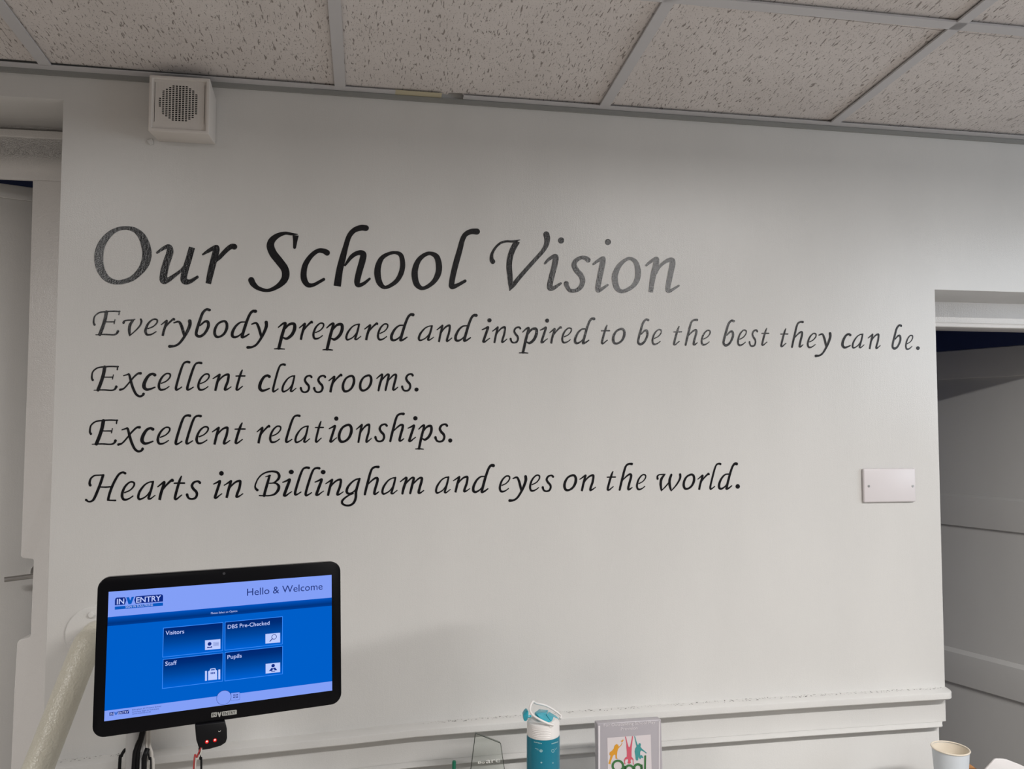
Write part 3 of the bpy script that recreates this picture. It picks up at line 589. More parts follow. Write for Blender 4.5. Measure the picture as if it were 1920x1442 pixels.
# tapered shell: front rim slightly larger than the back
bw = 0.004
outF = [(0, -dp, 0), (sw, -dp, 0), (sw, -dp, sh), (0, -dp, sh)]; outB = [(bw, -0.001, 0.0), (sw - bw + 0.004, -0.001, 0.0), (sw - bw + 0.004, -0.001, sh - 0.02), (bw, -0.001, sh - 0.02)]
inF = [(fr, -dp, fr), (sw - fr, -dp, fr), (sw - fr, -dp, sh - fr), (fr, -dp, sh - fr)]; inB = [(x, -dp + 0.0066, z) for x, y, z in inF]
vsx = outF + outB + inF + inB; fs = []
for i in range(4):
    j = (i + 1) % 4; fs += [(i, 4 + i, 4 + j, j), (i, j, 8 + j, 8 + i), (8 + i, 8 + j, 12 + j, 12 + i)]
fs += [(12, 13, 14, 15), (4, 7, 6, 5)]
b.mesh(vsx, fs); b.build('housing', 'speaker', t, bevel=0.0018)
nx, nz = 15, 21; gx0, gx1 = fr + 0.004, sw - fr - 0.004; gz0, gz1 = fr + 0.014, sh - fr - 0.006
cw = (gx1 - gx0) / nx; chh = (gz1 - gz0) / nz; ccx = sw / 2 - 0.001; ccz = (gz0 + gz1) / 2; cr = 0.0425 * sw / 0.125
yb = -dp + 0.0062
b = MB(); b.face([(ccx + cr * math.cos(a), yb, ccz + cr * math.sin(a)) for a in [2 * math.pi * k / 40 for k in range(40)]]); b.build('cone', 'cone', t)
b = MB(); yf = yb - 0.0012; th = -0.0007
for i in range(nx + 1): x = gx0 + i * cw; b.box((x - cw * 0.15, yf + th, gz0), (x + cw * 0.15, yf, gz1))
for j in range(nz + 1): z = gz0 + j * chh; b.box((gx0, yf + th + 0.0002, z - chh * 0.17), (gx1, yf, z + chh * 0.17))
for i in range(nx):                              # blind cells outside the round opening
    for j in range(nz):
        x = gx0 + (i + .5) * cw; z = gz0 + (j + .5) * chh
        if math.hypot(x - ccx, z - ccz) > cr - 0.001: b.box((x - cw / 2, yf + th * 0.6, z - chh / 2), (x + cw / 2, yf, z + chh / 2))
b.box((fr, yf + th, fr), (sw - fr, yf, gz0)); b.box((fr, yf + th, gz1), (sw - fr, yf, sh - fr)); b.box((fr, yf + th, gz0), (gx0, yf, gz1)); b.box((gx1, yf + th, gz0), (sw - fr, yf, gz1))
b.build('grille', 'speaker', t)
# loose curl of paint at the box's lower left corner
b = MB(); q = [onw(x, y, -0.003) for x, y in ((274, 263), (285, 259), (288, 270), (281, 271.5))]; b.prism(q, (0, 0.0025, 0)); o = b.build('paint_flake', 'wall', t, bevel=0.0006); o.matrix_parent_inverse = Matrix.Translation(-Vector(so))
# blank double socket plate
py_ = -0.009
p0 = onw(1620.5, 942.5, py_); p1 = onw(1718.5, 942.5, py_); p2 = onw(1718.5, 879.5, py_); po = np.array([p0[0], 0, p0[2]])
t = thing('blanking_plate', 'white blank double switch plate with two screws at right of wall', 'wall plate', po)
b = MB(); b.box((0, py_, 0), (p1[0] - p0[0], -0.0005, p2[2] - p1[2])); b.build('plate', 'plate', t, bevel=0.0035)
for sx_ in (1629, 1711.5):
    c = onw(sx_, 911.5, py_) - po; b = MB()
    b.tube([(c[0], py_ - 0.0008, c[2]), (c[0], py_ + 0.003, c[2])], 0.0028, n=20); b.box((c[0] - 0.0024, py_ - 0.0011, c[2] - 0.0004), (c[0] + 0.0024, py_ - 0.0007, c[2] + 0.0004)); b.build('screw', 'steel', t, smooth=True)
# pipe handrail from a bolted flange on the wall down to the left
fc = onw(178, 1188, 0)
t = thing('handrail', 'cream painted pipe handrail sloping down from a bolted round wall flange', 'handrail', fc)
b = MB(); fr_ = 0.0555
b.lathe([(0.0, 0.0), (fr_, 0.0), (fr_, 0.004), (fr_ - 0.002, 0.006), (0.0, 0.006)], 48)
for i, v in enumerate(b.v): b.v[i] = (v[0], -v[2] - 0.0, v[1])
b.build('flange', 'wall', t, smooth=True)
for bx, by in ((139.5, 1204), (174, 1151), (219, 1204)):
    c = onw(bx, by, 0) - fc; b = MB(); b.lathe([(0.0065, 0), (0.0065, 0.003), (0.005, 0.0055), (0, 0.0062)], 16)
    b.v = [(v[0] + c[0], -v[2] - 0.006, v[1] + c[2]) for v in b.v]; b.build('bolt', 'wall', t, smooth=True)
yr0, yr1 = -0.14, -0.22
k0 = onw(172, 1176, -0.0) ; k1 = onw(163, 1188, -0.10); k2 = onw(155, 1229, yr0); k3 = onw(73, 1437, yr1); k4 = k3 + (k3 - k2) * 1.6
b = MB(); b.tube([k - fc for k in (onw(186, 1190, -0.006), onw(184, 1188, -0.04), onw(179, 1190, -0.085), onw(170, 1202, -0.12), k2, k3, k4)], 0.0255, n=28, sub=8); b.build('pipe', 'rail', t, smooth=True)
# ================================================================== SIGN-IN SCREEN
SCR_H = 0.1935
Sc = CAM + np.array([-1.38928618, 6.90466892, -1.85232797]) * SCR_H
u_ = nrm([0.96588669, 0.2589647, 0.0]); v_ = nrm([-0.032, 0.0963, 0.99458]); v_ = nrm(v_ - u_ * np.dot(u_, v_)); n_ = np.cross(u_, v_)
if np.dot(n_, CAM - Sc) < 0: n_ = -n_
def S(px, py, off=0.0):
    p = onp(px, py, Sc + n_ * off, n_) - Sc; return np.array([np.dot(p, u_), np.dot(p, v_)])
mon = thing('sign_in_screen', 'black touchscreen on a grey pole showing a blue welcome menu', 'touchscreen', Sc, rot=(u_, v_, n_))
def rrect(x0, y0, x1, y1, r, k=8):
    o = []
    for cx, cy, a0 in ((x1 - r, y1 - r, 0), (x0 + r, y1 - r, 90), (x0 + r, y0 + r, 180), (x1 - r, y0 + r, 270)):
        for i in range(k + 1): a = math.radians(a0 + 90 * i / k); o.append((cx + r * math.cos(a), cy + r * math.sin(a)))
    return o
tl, tr_, br, bl = S(182, 1086), S(636.5, 1050), S(642.5, 1321), S(174, 1383)
bx0 = (tl[0] + bl[0]) / 2; bx1 = (tr_[0] + br[0]) / 2; by1 = (tl[1] + tr_[1]) / 2; by0 = (bl[1] + br[1]) / 2
b = MB(); o_ = rrect(bx0, by0, bx1, by1, 0.0175); b.prism([(x, y, 0.0) for x, y in o_], (0, 0, -0.022))
o_ = rrect(bx0 + .03, by0 + .03, bx1 - .03, by1 - .03, 0.012); b.prism([(x, y, -0.021) for x, y in o_], (0, 0, -0.022)); b.build('housing', 'black', mon, bevel=0.0015)
a, c, d, e = S(202, 1110), S(620.3, 1078), S(624, 1294.5), S(197.3, 1352)
x0 = (a[0] + e[0]) / 2; x1 = (c[0] + d[0]) / 2; y1 = (a[1] + c[1]) / 2; y0 = (d[1] + e[1]) / 2
hy = (S(201.6, 1158)[1] + S(620.5, 1119.8)[1]) / 2; dy_ = (S(201.6, 1174.5)[1] + S(620.5, 1135.5)[1]) / 2; fy = (S(197.5, 1331)[1] + S(624, 1278.5)[1]) / 2
M['s_band'] = emis_grad('display_band', dy_, hy, [(0, rgb(0, 60, 145)), (0.3, rgb(0, 52, 128)), (1, rgb(0, 84, 190))])
def rect(b, xa, ya, xb, yb, z, mi=0): b.face([(xa, ya, z), (xb, ya, z), (xb, yb, z), (xa, yb, z)], mi)
def disc(b, c, r, z, mi=0, k=28, r0=0.0, a0=0, a1=360):
    A = [math.radians(a0 + (a1 - a0) * i / k) for i in range(k + 1)]
    if r0 <= 0: b.face([(c[0] + r * math.cos(t), c[1] + r * math.sin(t), z) for t in A[:-1]], mi)
    else:
        for i in range(k): b.face([(c[0] + q * math.cos(t), c[1] + q * math.sin(t), z) for q, t in ((r0, A[i]), (r, A[i]), (r, A[i + 1]), (r0, A[i + 1]))], mi)
def text_polys(s, bold=0.0):
    cu = bpy.data.curves.new('txt', 'FONT'); cu.body = s; cu.size = 1.0; cu.resolution_u = 3; cu.offset = bold
    o = bpy.data.objects.new('txt', cu); COL.objects.link(o); bpy.context.view_layer.update()
    me = o.evaluated_get(bpy.context.evaluated_depsgraph_get()).to_mesh(); v = np.array([q.co[:2] for q in me.vertices]); f = [tuple(p.vertices) for p in me.polygons]
    o.evaluated_get(bpy.context.evaluated_depsgraph_get()).to_mesh_clear(); bpy.data.objects.remove(o); bpy.data.curves.remove(cu); return v, f
def put_text(b, s, p0, p1, caph, z, mi=0, bold=0.0):   # text between two points of a flat part, capitals caph high
    v, f = text_polys(s, bold); x0_, x1_ = v[:, 0].min(), v[:, 0].max(); cap = 0.70
    d_ = np.array(p1) - np.array(p0); L = np.linalg.norm(d_); ux = d_ / L; uy = np.array([-ux[1], ux[0]])
    q = [np.array(p0) + ux * ((k[0] - x0_) / (x1_ - x0_) * L) + uy * (k[1] / cap * caph) for k in v]; b.mesh([(k[0], k[1], z) for k in q], f, mi)
b = MB(); rect(b, x0, y0, x1, y1, 0.0006, 0); rect(b, x0, hy, x1, y1, 0.0008, 1); rect(b, x0, dy_, x1, hy, 0.0008, 2); rect(b, x0, y0, x1, fy, 0.0008, 1)
pxs = 1.0 / 1210 * 1.02                           # metres per photo pixel near the panel's middle
ph = lambda s0_, s1_: abs(S(*s0_)[1] - S(*s1_)[1])
hl = (S(463, 1117.3)[1] + S(604.6, 1105)[1]) / 2
put_text(b, 'Hello & Welcome', (S(463, 1117)[0], hl), (S(604.6, 1105)[0], hl), ph((470, 1117), (470, 1103.5)), 0.0011, 3)
hl = (S(395.5, 1151.5)[1] + S(444.8, 1147.3)[1]) / 2
put_text(b, 'Please Select an Option', (S(395.5, 1151)[0], hl), (S(444.8, 1147)[0], hl), 0.0031, 0.0011, 4, 0.0)
for s_, xa, ya, xb, yb in (('Billingham SC Primary School', 248, 1331.9, 302, 1325.3), ('InVentry Sign In Solutions', 248, 1336, 298, 1330), ('www.inventry.co.uk', 248, 1340, 283, 1335)):
    hl = (S(xa, ya)[1] + S(xb, yb)[1]) / 2; put_text(b, s_, (S(xa, ya)[0], hl), (S(xb, yb)[0], hl), 0.0021, 0.0011, 3)
scr = b.build('screen', ['s_blue', 's_white', 's_band', 's_hello', 's_text'], mon, merge=False)
def spoly(b, z, pts, zz_, mi=0): b.face([(*S(z[0] + p[0] / z[2], z[1] + p[1] / z[2]), zz_) for p in pts][::-1], mi)
ZT = (300, 1150, 8.0); Sz = lambda z, x, y: S(z[0] + x / z[2], z[1] + y / z[2])
BT = [('Visitors', (45, 215), (945, 135), (945, 565), (38, 660), (83, 325), (362, 298)), ('DBS Pre-Checked', (970, 130), (1838, 42), (1840, 465), (970, 555), (1014, 231), (1642, 170)),
      ('Staff', (38, 685), (945, 590), (945, 1020), (35, 1130), (77, 786), (252, 766)), ('Pupils', (970, 580), (1840, 490), (1842, 910), (970, 1018), (1010, 684), (1225, 661))]
for bi, (s_, A1, A2, A3, A4, t0, t1) in enumerate(BT):
    q = [Sz(ZT, *p) for p in (A1, A2, A3, A4)]; xa = (q[0][0] + q[3][0]) / 2; xb = (q[1][0] + q[2][0]) / 2; yb = (q[0][1] + q[1][1]) / 2; ya = (q[2][1] + q[3][1]) / 2
    key = 's_btn%d' % bi; M[key] = emis_grad('display_button', ya, yb, [(0, rgb(0, 98, 212)), (0.45, rgb(0, 72, 160)), (0.8, rgb(0, 46, 120)), (1, rgb(0, 36, 112))])
    b = MB(); lw = 0.0009; rect(b, xa, ya, xb, yb, 0.0010, 1); rect(b, xa + lw, ya + lw, xb - lw, yb - lw, 0.0012, 0)
    p0_, p1_ = Sz(ZT, *t0), Sz(ZT, *t1); hl = (p0_[1] + p1_[1]) / 2
    put_text(b, s_, (p0_[0], hl), (p1_[0], hl), 0.0062, 0.0014, 2, 0.006)
    if bi == 0:
        spoly(b, ZT, [(675, 405), (905, 385), (905, 530), (675, 550)], 0.0014, 2); disc(b, Sz(ZT, 743, 457), 0.0029, 0.0016, 3)
        spoly(b, ZT, [(703, 520), (712, 498), (735, 503), (760, 500), (780, 488), (784, 510)], 0.0016, 3)
        for k in range(4): yy = 438 + 15 * k; spoly(b, ZT, [(797, yy), (883, yy - 8), (883, yy - 3), (797, yy + 5)], 0.0016, 4)
    if bi == 1:
        spoly(b, ZT, [(1580, 310), (1800, 290), (1800, 435), (1580, 452)], 0.0014, 2); disc(b, Sz(ZT, 1710, 352), 0.0042, 0.0016, 3, 28, 0.0033)
        spoly(b, ZT, [(1684, 370), (1692, 378), (1648, 426), (1640, 418)], 0.0016, 3)
    if bi == 2:
        spoly(b, ZT, [(675, 865), (703, 862), (703, 1008), (675, 1011)], 0.0014, 2); spoly(b, ZT, [(875, 842), (903, 839), (903, 986), (875, 989)], 0.0014, 2)
        spoly(b, ZT, [(722, 870), (740, 858), (842, 848), (857, 856), (857, 990), (722, 1004)], 0.0014, 2)
        spoly(b, ZT, [(746, 858), (752, 832), (765, 826), (818, 820), (832, 824), (837, 849), (822, 850), (818, 834), (766, 839), (760, 856)], 0.0014, 2)
        for k in range(3): xx = 758 + 24 * k; spoly(b, ZT, [(xx, 884 - 2 * k), (xx + 18, 882 - 2 * k), (xx + 18, 908 - 2 * k), (xx, 910 - 2 * k)], 0.0016, 4)
    if bi == 3:
        spoly(b, ZT, [(1583, 757), (1800, 735), (1800, 880), (1583, 902)], 0.0014, 2); disc(b, Sz(ZT, 1695, 783), 0.0028, 0.0016, 3)
        spoly(b, ZT, [(1632, 865), (1672, 815), (1695, 824), (1722, 809), (1758, 850), (1720, 853), (1708, 836), (1690, 838), (1682, 862)], 0.0016, 3)
        spoly(b, ZT, [(1664, 868), (1728, 860), (1722, 870), (1668, 877)], 0.0016, 3)
    b.build('menu_button', [key, 's_line', 's_text', 's_navy', 's_dim'], scr, merge=False)
# header logo
ZLg = (200, 1100, 16.0); b = MB()
spoly(b, ZLg, [(248, 560), (250, 400), (268, 350), (305, 328), (555, 318), (590, 405), (550, 535)], 0.0011, 0)
spoly(b, ZLg, [(870, 290), (1640, 228), (1680, 245), (1695, 290), (1690, 445), (870, 510), (830, 400)], 0.0011, 0)
spoly(b, ZLg, [(590, 320), (672, 315), (708, 412), (750, 307), (825, 300), (742, 520), (655, 526)], 0.0011, 1)
spoly(b, ZLg, [(245, 600), (1690, 478), (1690, 568), (245, 690)], 0.0011, 1)
for s_, xa, ya, xb, yb, ch_, m_ in (('IN', 305, 528, 525, 510, 0.0082, 2), ('ENTRY', 885, 480, 1630, 420, 0.0082, 2), ('SIGN IN SOLUTIONS', 565, 640, 1385, 572, 0.0034, 2)):
    pa, pb = Sz(ZLg, xa, ya), Sz(ZLg, xb, yb); hl = (pa[1] + pb[1]) / 2; put_text(b, s_, (pa[0], hl), (pb[0], hl), ch_, 0.0013, m_, 0.014 if len(s_) < 6 else 0.0)
b.build('logo', ['s_navy', 's_mid', 's_text', 's_line'], scr, merge=False)
ZLf = (195, 1300, 16.0); b = MB()
spoly(b, ZLf, [(165, 572), (298, 556), (308, 600), (298, 656), (165, 673)], 0.0011, 0); spoly(b, ZLf, [(425, 535), (750, 495), (750, 600), (425, 632), (412, 582)], 0.0011, 0)
spoly(b, ZLf, [(312, 556), (340, 552), (362, 610), (385, 548), (412, 545), (372, 645), (350, 648)], 0.0011, 1)
for s_, xa, ya, xb, yb in (('IN', 185, 655, 285, 643), ('ENTRY', 435, 622, 738, 588)):
    pa, pb = Sz(ZLf, xa, ya), Sz(ZLf, xb, yb); hl = (pa[1] + pb[1]) / 2; put_text(b, s_, (pa[0], hl), (pb[0], hl), 0.0036, 0.0013, 2, 0.0)
b.build('logo', ['s_navy', 's_mid', 's_text'], scr, merge=False)
ZQ = (390, 1280, 20.6); b = MB()
q = [(890, 400), (1205, 365), (1222, 385), (1222, 625), (1205, 645), (890, 682)]
spoly(b, ZQ, [(885, 393), (1210, 357), (1230, 378), (1230, 632), (1210, 654), (885, 690)], 0.0010, 1); spoly(b, ZQ, q, 0.0012, 0)
spoly(b, ZQ, [(970, 460), (1155, 442), (1155, 570), (970, 582)], 0.0013, 1); disc(b, Sz(ZQ, 1063, 512), 0.0021, 0.0014, 0)
spoly(b, ZQ, [(1063, 505), (965, 490), (965, 545), (1063, 520)], 0.0014, 0); spoly(b, ZQ, [(1063, 505), (1160, 478), (1160, 530), (1063, 520)], 0.0014, 0); disc(b, Sz(ZQ, 1063, 512), 0.0012, 0.0015, 1); disc(b, Sz(ZQ, 1063, 512), 0.0008, 0.0016, 0)
disc(b, Sz(ZQ, 610, 570), 0.0112, 0.0014, 1, 40); disc(b, Sz(ZQ, 610, 570), 0.0107, 0.0016, 0, 40)
b.build('scan_badge', ['s_white', 's_hello'], scr, merge=False)
# bezel: maker's lettering and camera
b = MB()
spoly(b, ZQ, [(130, 1180), (150, 1163), (335, 1140), (358, 1200), (335, 1312), (125, 1347)], 0.0004, 0); spoly(b, ZQ, [(545, 1130), (560, 1115), (1085, 1048), (1108, 1065), (1108, 1215), (560, 1290), (535, 1230)], 0.0004, 0)
spoly(b, ZQ, [(366, 1146), (420, 1140), (448, 1225), (478, 1132), (524, 1125), (462, 1322), (425, 1325)], 0.0004, 0)
for s_, xa, ya, xb, yb in (('IN', 165, 1303, 310, 1282), ('ENTRY', 580, 1262, 1060, 1200)):
    pa, pb = Sz(ZQ, xa, ya), Sz(ZQ, xb, yb); hl = (pa[1] + pb[1]) / 2; put_text(b, s_, (pa[0], hl), (pb[0], hl), 0.0046, 0.0006, 1, 0.004)
b.build('maker_logo', ['bezelprint', 'black'], mon, merge=False)
b = MB(); c = S(420, 1075.5); b.lathe([(0, 0.0006), (0.0018, 0.0006), (0.0022, 0.0002)], 20, (c[0], c[1], 0)); M['lens'] = mat('camera_lens', (0.05, 0.05, 0.055), 0.15); b.build('webcam', 'lens', mon)
# pole behind the screen, with its arm
CT = 0.70                                      # counter top height
pc = onw(256.5, 1408, -0.315)
def mon_world(b, nm, m, **kw):
    o = b.build(nm, m, mon, **kw); o.matrix_parent_inverse = mon.matrix_world.inverted(); return o
ptop = Sc[2] - 0.0
b = MB(); b.tube([(pc[0], pc[1], CT + 0.008), (pc[0], pc[1], ptop)], 0.0168, n=32); mon_world(b, 'pole', 'pole', smooth=True)
b = MB(); b.lathe([(0, 0), (0.075, 0), (0.075, 0.006), (0.07, 0.008), (0, 0.008)], 48, (pc[0], pc[1], CT)); mon_world(b, 'base_plate', 'pole', smooth=True)
hub = Sc - n_ * 0.043; b = MB(); b.tube([(pc[0], pc[1], Sc[2] - 0.03), hub], 0.014, n=20); b.tube([hub - n_ * 0.012, hub + n_ * 0.002], 0.04, n=32); mon_world(b, 'arm', 'pole', smooth=True)
# barcode reader hung under the screen
bo = 0.006
qs = [S(x, y, bo) for x, y in ((366.5, 1359.5), (422, 1352.2), (425.5, 1366), (426, 1384), (423.5, 1393), (414, 1399), (393, 1405), (379, 1407), (372.5, 1402), (368, 1388), (366.3, 1366))]
so_ = Sc + u_ * qs[0][0] + v_ * qs[0][1]
sc_ = thing('barcode_scanner', 'small black scanner with two red lights under the touchscreen', 'scanner', so_, rot=(u_, v_, n_))
cen = sum(qs) / len(qs); b = MB(); b.prism([(*(q - qs[0]), bo) for q in qs][::-1], (0, 0, -0.036)); b.build('body', 'blackmatte', sc_, bevel=0.0022)
for lx, ly in ((388, 1391), (403, 1388)):
    c = S(lx, ly, bo) - qs[0]; b = MB(); disc(b, c, 0.0028, bo + 0.0003, 0, 20); disc(b, c + np.array([0, 0.0006]), 0.0013, bo + 0.0005, 1, 16); b.build('red_light', ['led', 'ledcore'], sc_, merge=False)
b = MB(); c = S(411.5, 1369.5, bo) - qs[0]; disc(b, c, 0.0022, bo + 0.0003, 0, 14, 0.0014, 200, 350); b.build('maker_mark', 'bezelprint', sc_, merge=False)
# cables
def cable(name, pts, r, m, label, cat='cable', group=None, y=-0.30, drop=True):
    P3 = [onw(p[0], p[1], p[2] if len(p) > 2 else y) for p in pts]
    if drop: e_ = P3[-1]; P3.append(np.array([e_[0] + (e_[0] - P3[-2][0]) * 0.6, e_[1], (e_[2] + CT) / 2])); P3.append(np.array([e_[0], e_[1], CT + r]))
    b = MB(); b.tube(P3, r, n=12); o = b.build(name, m, smooth=True); centre(o); tag(o, label, cat, group); return o
cg = 'cables hanging by the pole'
cable('cable', [(268, 1362), (263.5, 1384), (256, 1402), (251, 1436)], 0.0036, 'blackmatte', 'thick black cable crossing the front of the grey pole', group=cg, y=-0.342)
cable('cable', [(272.5, 1362), (266, 1386), (260.5, 1406), (258, 1436)], 0.0030, 'blackmatte', 'second black cable over the grey pole, right of the thick one', group=cg, y=-0.342)
cable('cable', [(276.5, 1404, -0.340), (273, 1414), (270.5, 1424), (270, 1438)], 0.0040, 'blackmatte', 'black cable bunched at the right edge of the grey pole', group=cg, y=-0.345)
cable('cable', [(274.3, 1362), (274.3, 1385), (274.6, 1402), (276, 1420), (277, 1438)], 0.0017, 'whitecable', 'thin white cable hanging straight beside the grey pole', group=cg, y=-0.335)
cable('cable', [(279.3, 1360), (279.3, 1384), (280.5, 1400), (284, 1411), (284.5, 1424), (287, 1440)], 0.0026, 'whitecable', 'grey white cable furthest right of the grey pole', group=cg, y=-0.325)
cable('cable', [(278, 1408), (280, 1424), (283, 1436)], 0.0013, 'blackmatte', 'thin black wire between the white cables', group=cg, y=-0.34)
cable('cable', [(235.4, 1405, -0.312), (232, 1409), (227.5, 1418), (224.3, 1436)], 0.0026, 'blackmatte', 'black cable looping out at the left of the grey pole', group=cg, y=-0.315)
cable('wire', [(377, 1402), (373, 1410), (369, 1420), (363.5, 1432)], 0.0011, 'redwire', 'red wire trailing from the scanner', y=-0.395)
cable('wire', [(378, 1402), (376.5, 1411), (371, 1423), (366, 1438)], 0.0011, 'whitecable', 'pinkish white wire twisted with the red one under the scanner', y=-0.393)
cable('wire', [(374, 1402), (374.5, 1413), (375.6, 1424), (377.5, 1438)], 0.0016, 'blackmatte', 'black wire hanging from the scanner', y=-0.39)
# ================================================================== COUNTER AND THE THINGS STANDING ON IT
t = thing('counter', 'counter standing against the wall below the dado rail', 'counter', (0.35, -0.27, 0))
b = MB(); b.box((-0.95, -0.27, CT - 0.03), (0.93, 0.243, CT)); b.build('worktop', 'counter', t, bevel=0.003)
b = MB(); b.box((-0.92, -0.22, 0.0), (0.90, 0.23, CT - 0.03)); b.build('cabinet', 'counter', t)
# bottle
by = -0.20
bc = onw(1018.5, 1376, by); bR = (onw(1049, 1400, by)[0] - onw(988, 1400, by)[0]) / 2
zc0 = onw(1018.5, 1376.5, by)[2]; zc1 = onw(1018.5, 1351.5, by)[2]; bh = zc0 - CT
bt = thing('water_bottle', 'teal plastic water bottle with white cap and carry loop', 'bottle', (bc[0], by, CT))
b = MB(); b.lathe([(0, 0), (bR * .9, 0), (bR, 0.006), (bR, bh - 0.004), (bR * 0.97, bh + 0.001), (bR * 0.9, bh + 0.0015)], 64); b.build('body', 'teal', bt, smooth=True)
h0 = bh + 0.0005; h1 = zc1 - CT
b = MB(); b.lathe([(bR * .9, h0 - .001), (bR * .985, h0), (bR * 1.0, h0 + 0.002), (bR * 0.985, h0 + 0.004), (bR * .98, h1 - 0.003), (bR * 0.95, h1), (bR * 0.80, h1 + 0.002), (bR * 0.72, h1 + 0.004), (0, h1 + 0.004)], 64); b.build('cap', 'whiteplastic', bt, smooth=True)
b = MB()
for k in range(5):                               # grip ridges moulded on the cap's front left
    zq = h0 + 0.005 + k * 0.0032; a0, a1 = math.radians(218), math.radians(286)
    b.tube([(bR * 0.985 * math.cos(a0 + (a1 - a0) * i / 8), bR * 0.985 * math.sin(a0 + (a1 - a0) * i / 8), zq) for i in range(9)], 0.0006, n=6)
b.build('grip', 'whiteplastic', bt, smooth=True)
bo3 = np.array([bc[0], by, CT])
Pb = lambda x, y, d: onw(975 + x / 20.6, 1305 + y / 20.6, by + d) - bo3
# flip lid: two translucent plates stepping down to the right, latch at the left
def plate(poly, d, th, nm, m):
    b = MB(); b.prism([Pb(x, y, dd) for x, y, dd in poly], (0, 0, -th)); return b.build(nm, m, bt, bevel=0.0008)
plate([(560, 640, 0.0), (740, 500, 0.024), (1090, 545, 0.022), (1010, 715, -0.002), (900, 670, -0.004), (640, 700, -0.012)], 0, 0.006, 'lid_plate', 'teallid')
plate([(1020, 715, -0.004), (1125, 600, 0.018), (1400, 770, 0.018), (1500, 880, 0.010), (1300, 1010, -0.014), (1190, 960, -0.016)], 0, 0.006, 'lid_plate', 'teallid')
plate([(640, 700, -0.013), (900, 672, -0.005), (1010, 740, -0.006), (1190, 985, -0.018), (1000, 940, -0.022), (760, 820, -0.022)], 0, 0.004, 'lid_plate', 'teallid')
b = MB(); lat = [(150, 960), (130, 760), (190, 640), (270, 570), (330, 600), (330, 700), (300, 900), (240, 985)]
b.prism([Pb(x, y, -0.006) for x, y in lat], (0, 0.014, 0)); b.tube([Pb(280, 800, -0.004), Pb(430, 780, -0.002)], 0.0025, n=12); b.build('latch', 'teallid', bt, bevel=0.0008)
b = MB(); loop = [(1290, 1120, -0.030), (1180, 1095, -0.032), (1000, 1030, -0.032), (720, 890, -0.030), (500, 740, -0.024), (400, 600, -0.018), (385, 480, -0.012), (430, 320, -0.006), (510, 220, 0.0), (590, 270, 0.010), (680, 300, 0.018), (880, 335, 0.024), (1120, 430, 0.027), (1330, 560, 0.029), (1510, 690, 0.028), (1590, 790, 0.024), (1540, 880, 0.018)]
b.tube([Pb(*q) for q in loop], [0.0022] * 3 + [0.0021] * 13 + [0.0026], n=14, sub=5); b.build('carry_loop', 'whiteplastic', bt, smooth=True)
b = MB(); b.lathe([(0, 0), (0.004, 0), (0.004, 0.006), (0, 0.006)], 20)
q = Pb(1215, 1150, -0.031); b.v = [(v[0] + q[0], -v[2] + q[1] + 0.006, v[1] + q[2]) for v in b.v]; b.build('pivot', 'whiteplastic', bt, smooth=True)
# pale print on the bottle, wrapped on its side
def wrap(b, poly, off=0.0003):
    o = []
    for x, y in poly:
        dx = (980 + x / 20.0 - 1018.5) / 30.5; dx = max(-0.97, min(0.97, dx)); a = math.asin(dx)
        front = onw(980 + x / 20.0, 1370 + y / 20.0, by - bR * math.cos(a)); r = bR + off; o.append((r * math.sin(a), -r * math.cos(a), front[2] - CT))
    b.face(o)
b = MB()
for xa, ya, xb, yb in ((345, 410, 615, 475), (965, 480, 1260, 400)):
    for k in range(6):
        f0, f1 = k / 6, (k + 0.72) / 6; wrap(b, [(xa + (xb - xa) * f0, ya + (yb - ya) * f0), (xa + (xb - xa) * f1, ya + (yb - ya) * f1), (xa + (xb - xa) * f1, ya + (yb - ya) * f1 + 38), (xa + (xb - xa) * f0, ya + (yb - ya) * f0 + 38)])
def wring(c, r0, r1, k=18):
    for i in range(k):
        a, d_ = 2 * math.pi * i / k, 2 * math.pi * (i + 1) / k; wrap(b, [(c[0] + q * math.cos(t_), c[1] + q * math.sin(t_)) for q, t_ in ((r0, a), (r1, a), (r1, d_), (r0, d_))])
wring((580, 765), 18, 55); wring((1015, 765), 45, 62); wring((590, 1205), 2, 30); wring((1015, 1215), 14, 26)
wrap(b, [(380, 660), (500, 690), (500, 702), (380, 672)]); wrap(b, [(430, 710), (525, 735), (525, 746), (430, 722)]); wrap(b, [(1090, 690), (1130, 720), (1190, 650), (1180, 640), (1130, 700), (1100, 675)])
b.build('print', 'print', bt, merge=False)
# paper cup
cy_ = -0.165; cc = onw(1782, 1402, cy_); cR = (onw(1811.5, 1404, cy_)[0] - onw(1752.5, 1400, cy_)[0]) / 2; chgt = cc[2] - CT
ct = thing('paper_cup', 'white paper cup standing at the right end of the wall', 'cup', (cc[0], cy_, CT))
r0 = cR * 0.97; rb = cR * 0.66
b = MB(); b.lathe([(0, 0.004), (rb * .96, 0.004), (rb, 0), (r0, chgt - 0.002)], 56); b.build('wall', 'cup', ct, smooth=True)
b = MB(); b.lathe([(r0 - 0.0006, chgt - 0.003), (rb - 0.001, 0.006), (0, 0.006)], 56); b.build('lining', 'cupin', ct, smooth=True)
b = MB(); ring = [(r0 + 0.0016 * math.cos(math.radians(a)) + 0.0003, chgt - 0.001 + 0.0016 * math.sin(math.radians(a))) for a in range(0, 361, 45)]; b.lathe(ring, 56); b.build('rim', 'cupin', ct, smooth=True)
ctr = 1.0
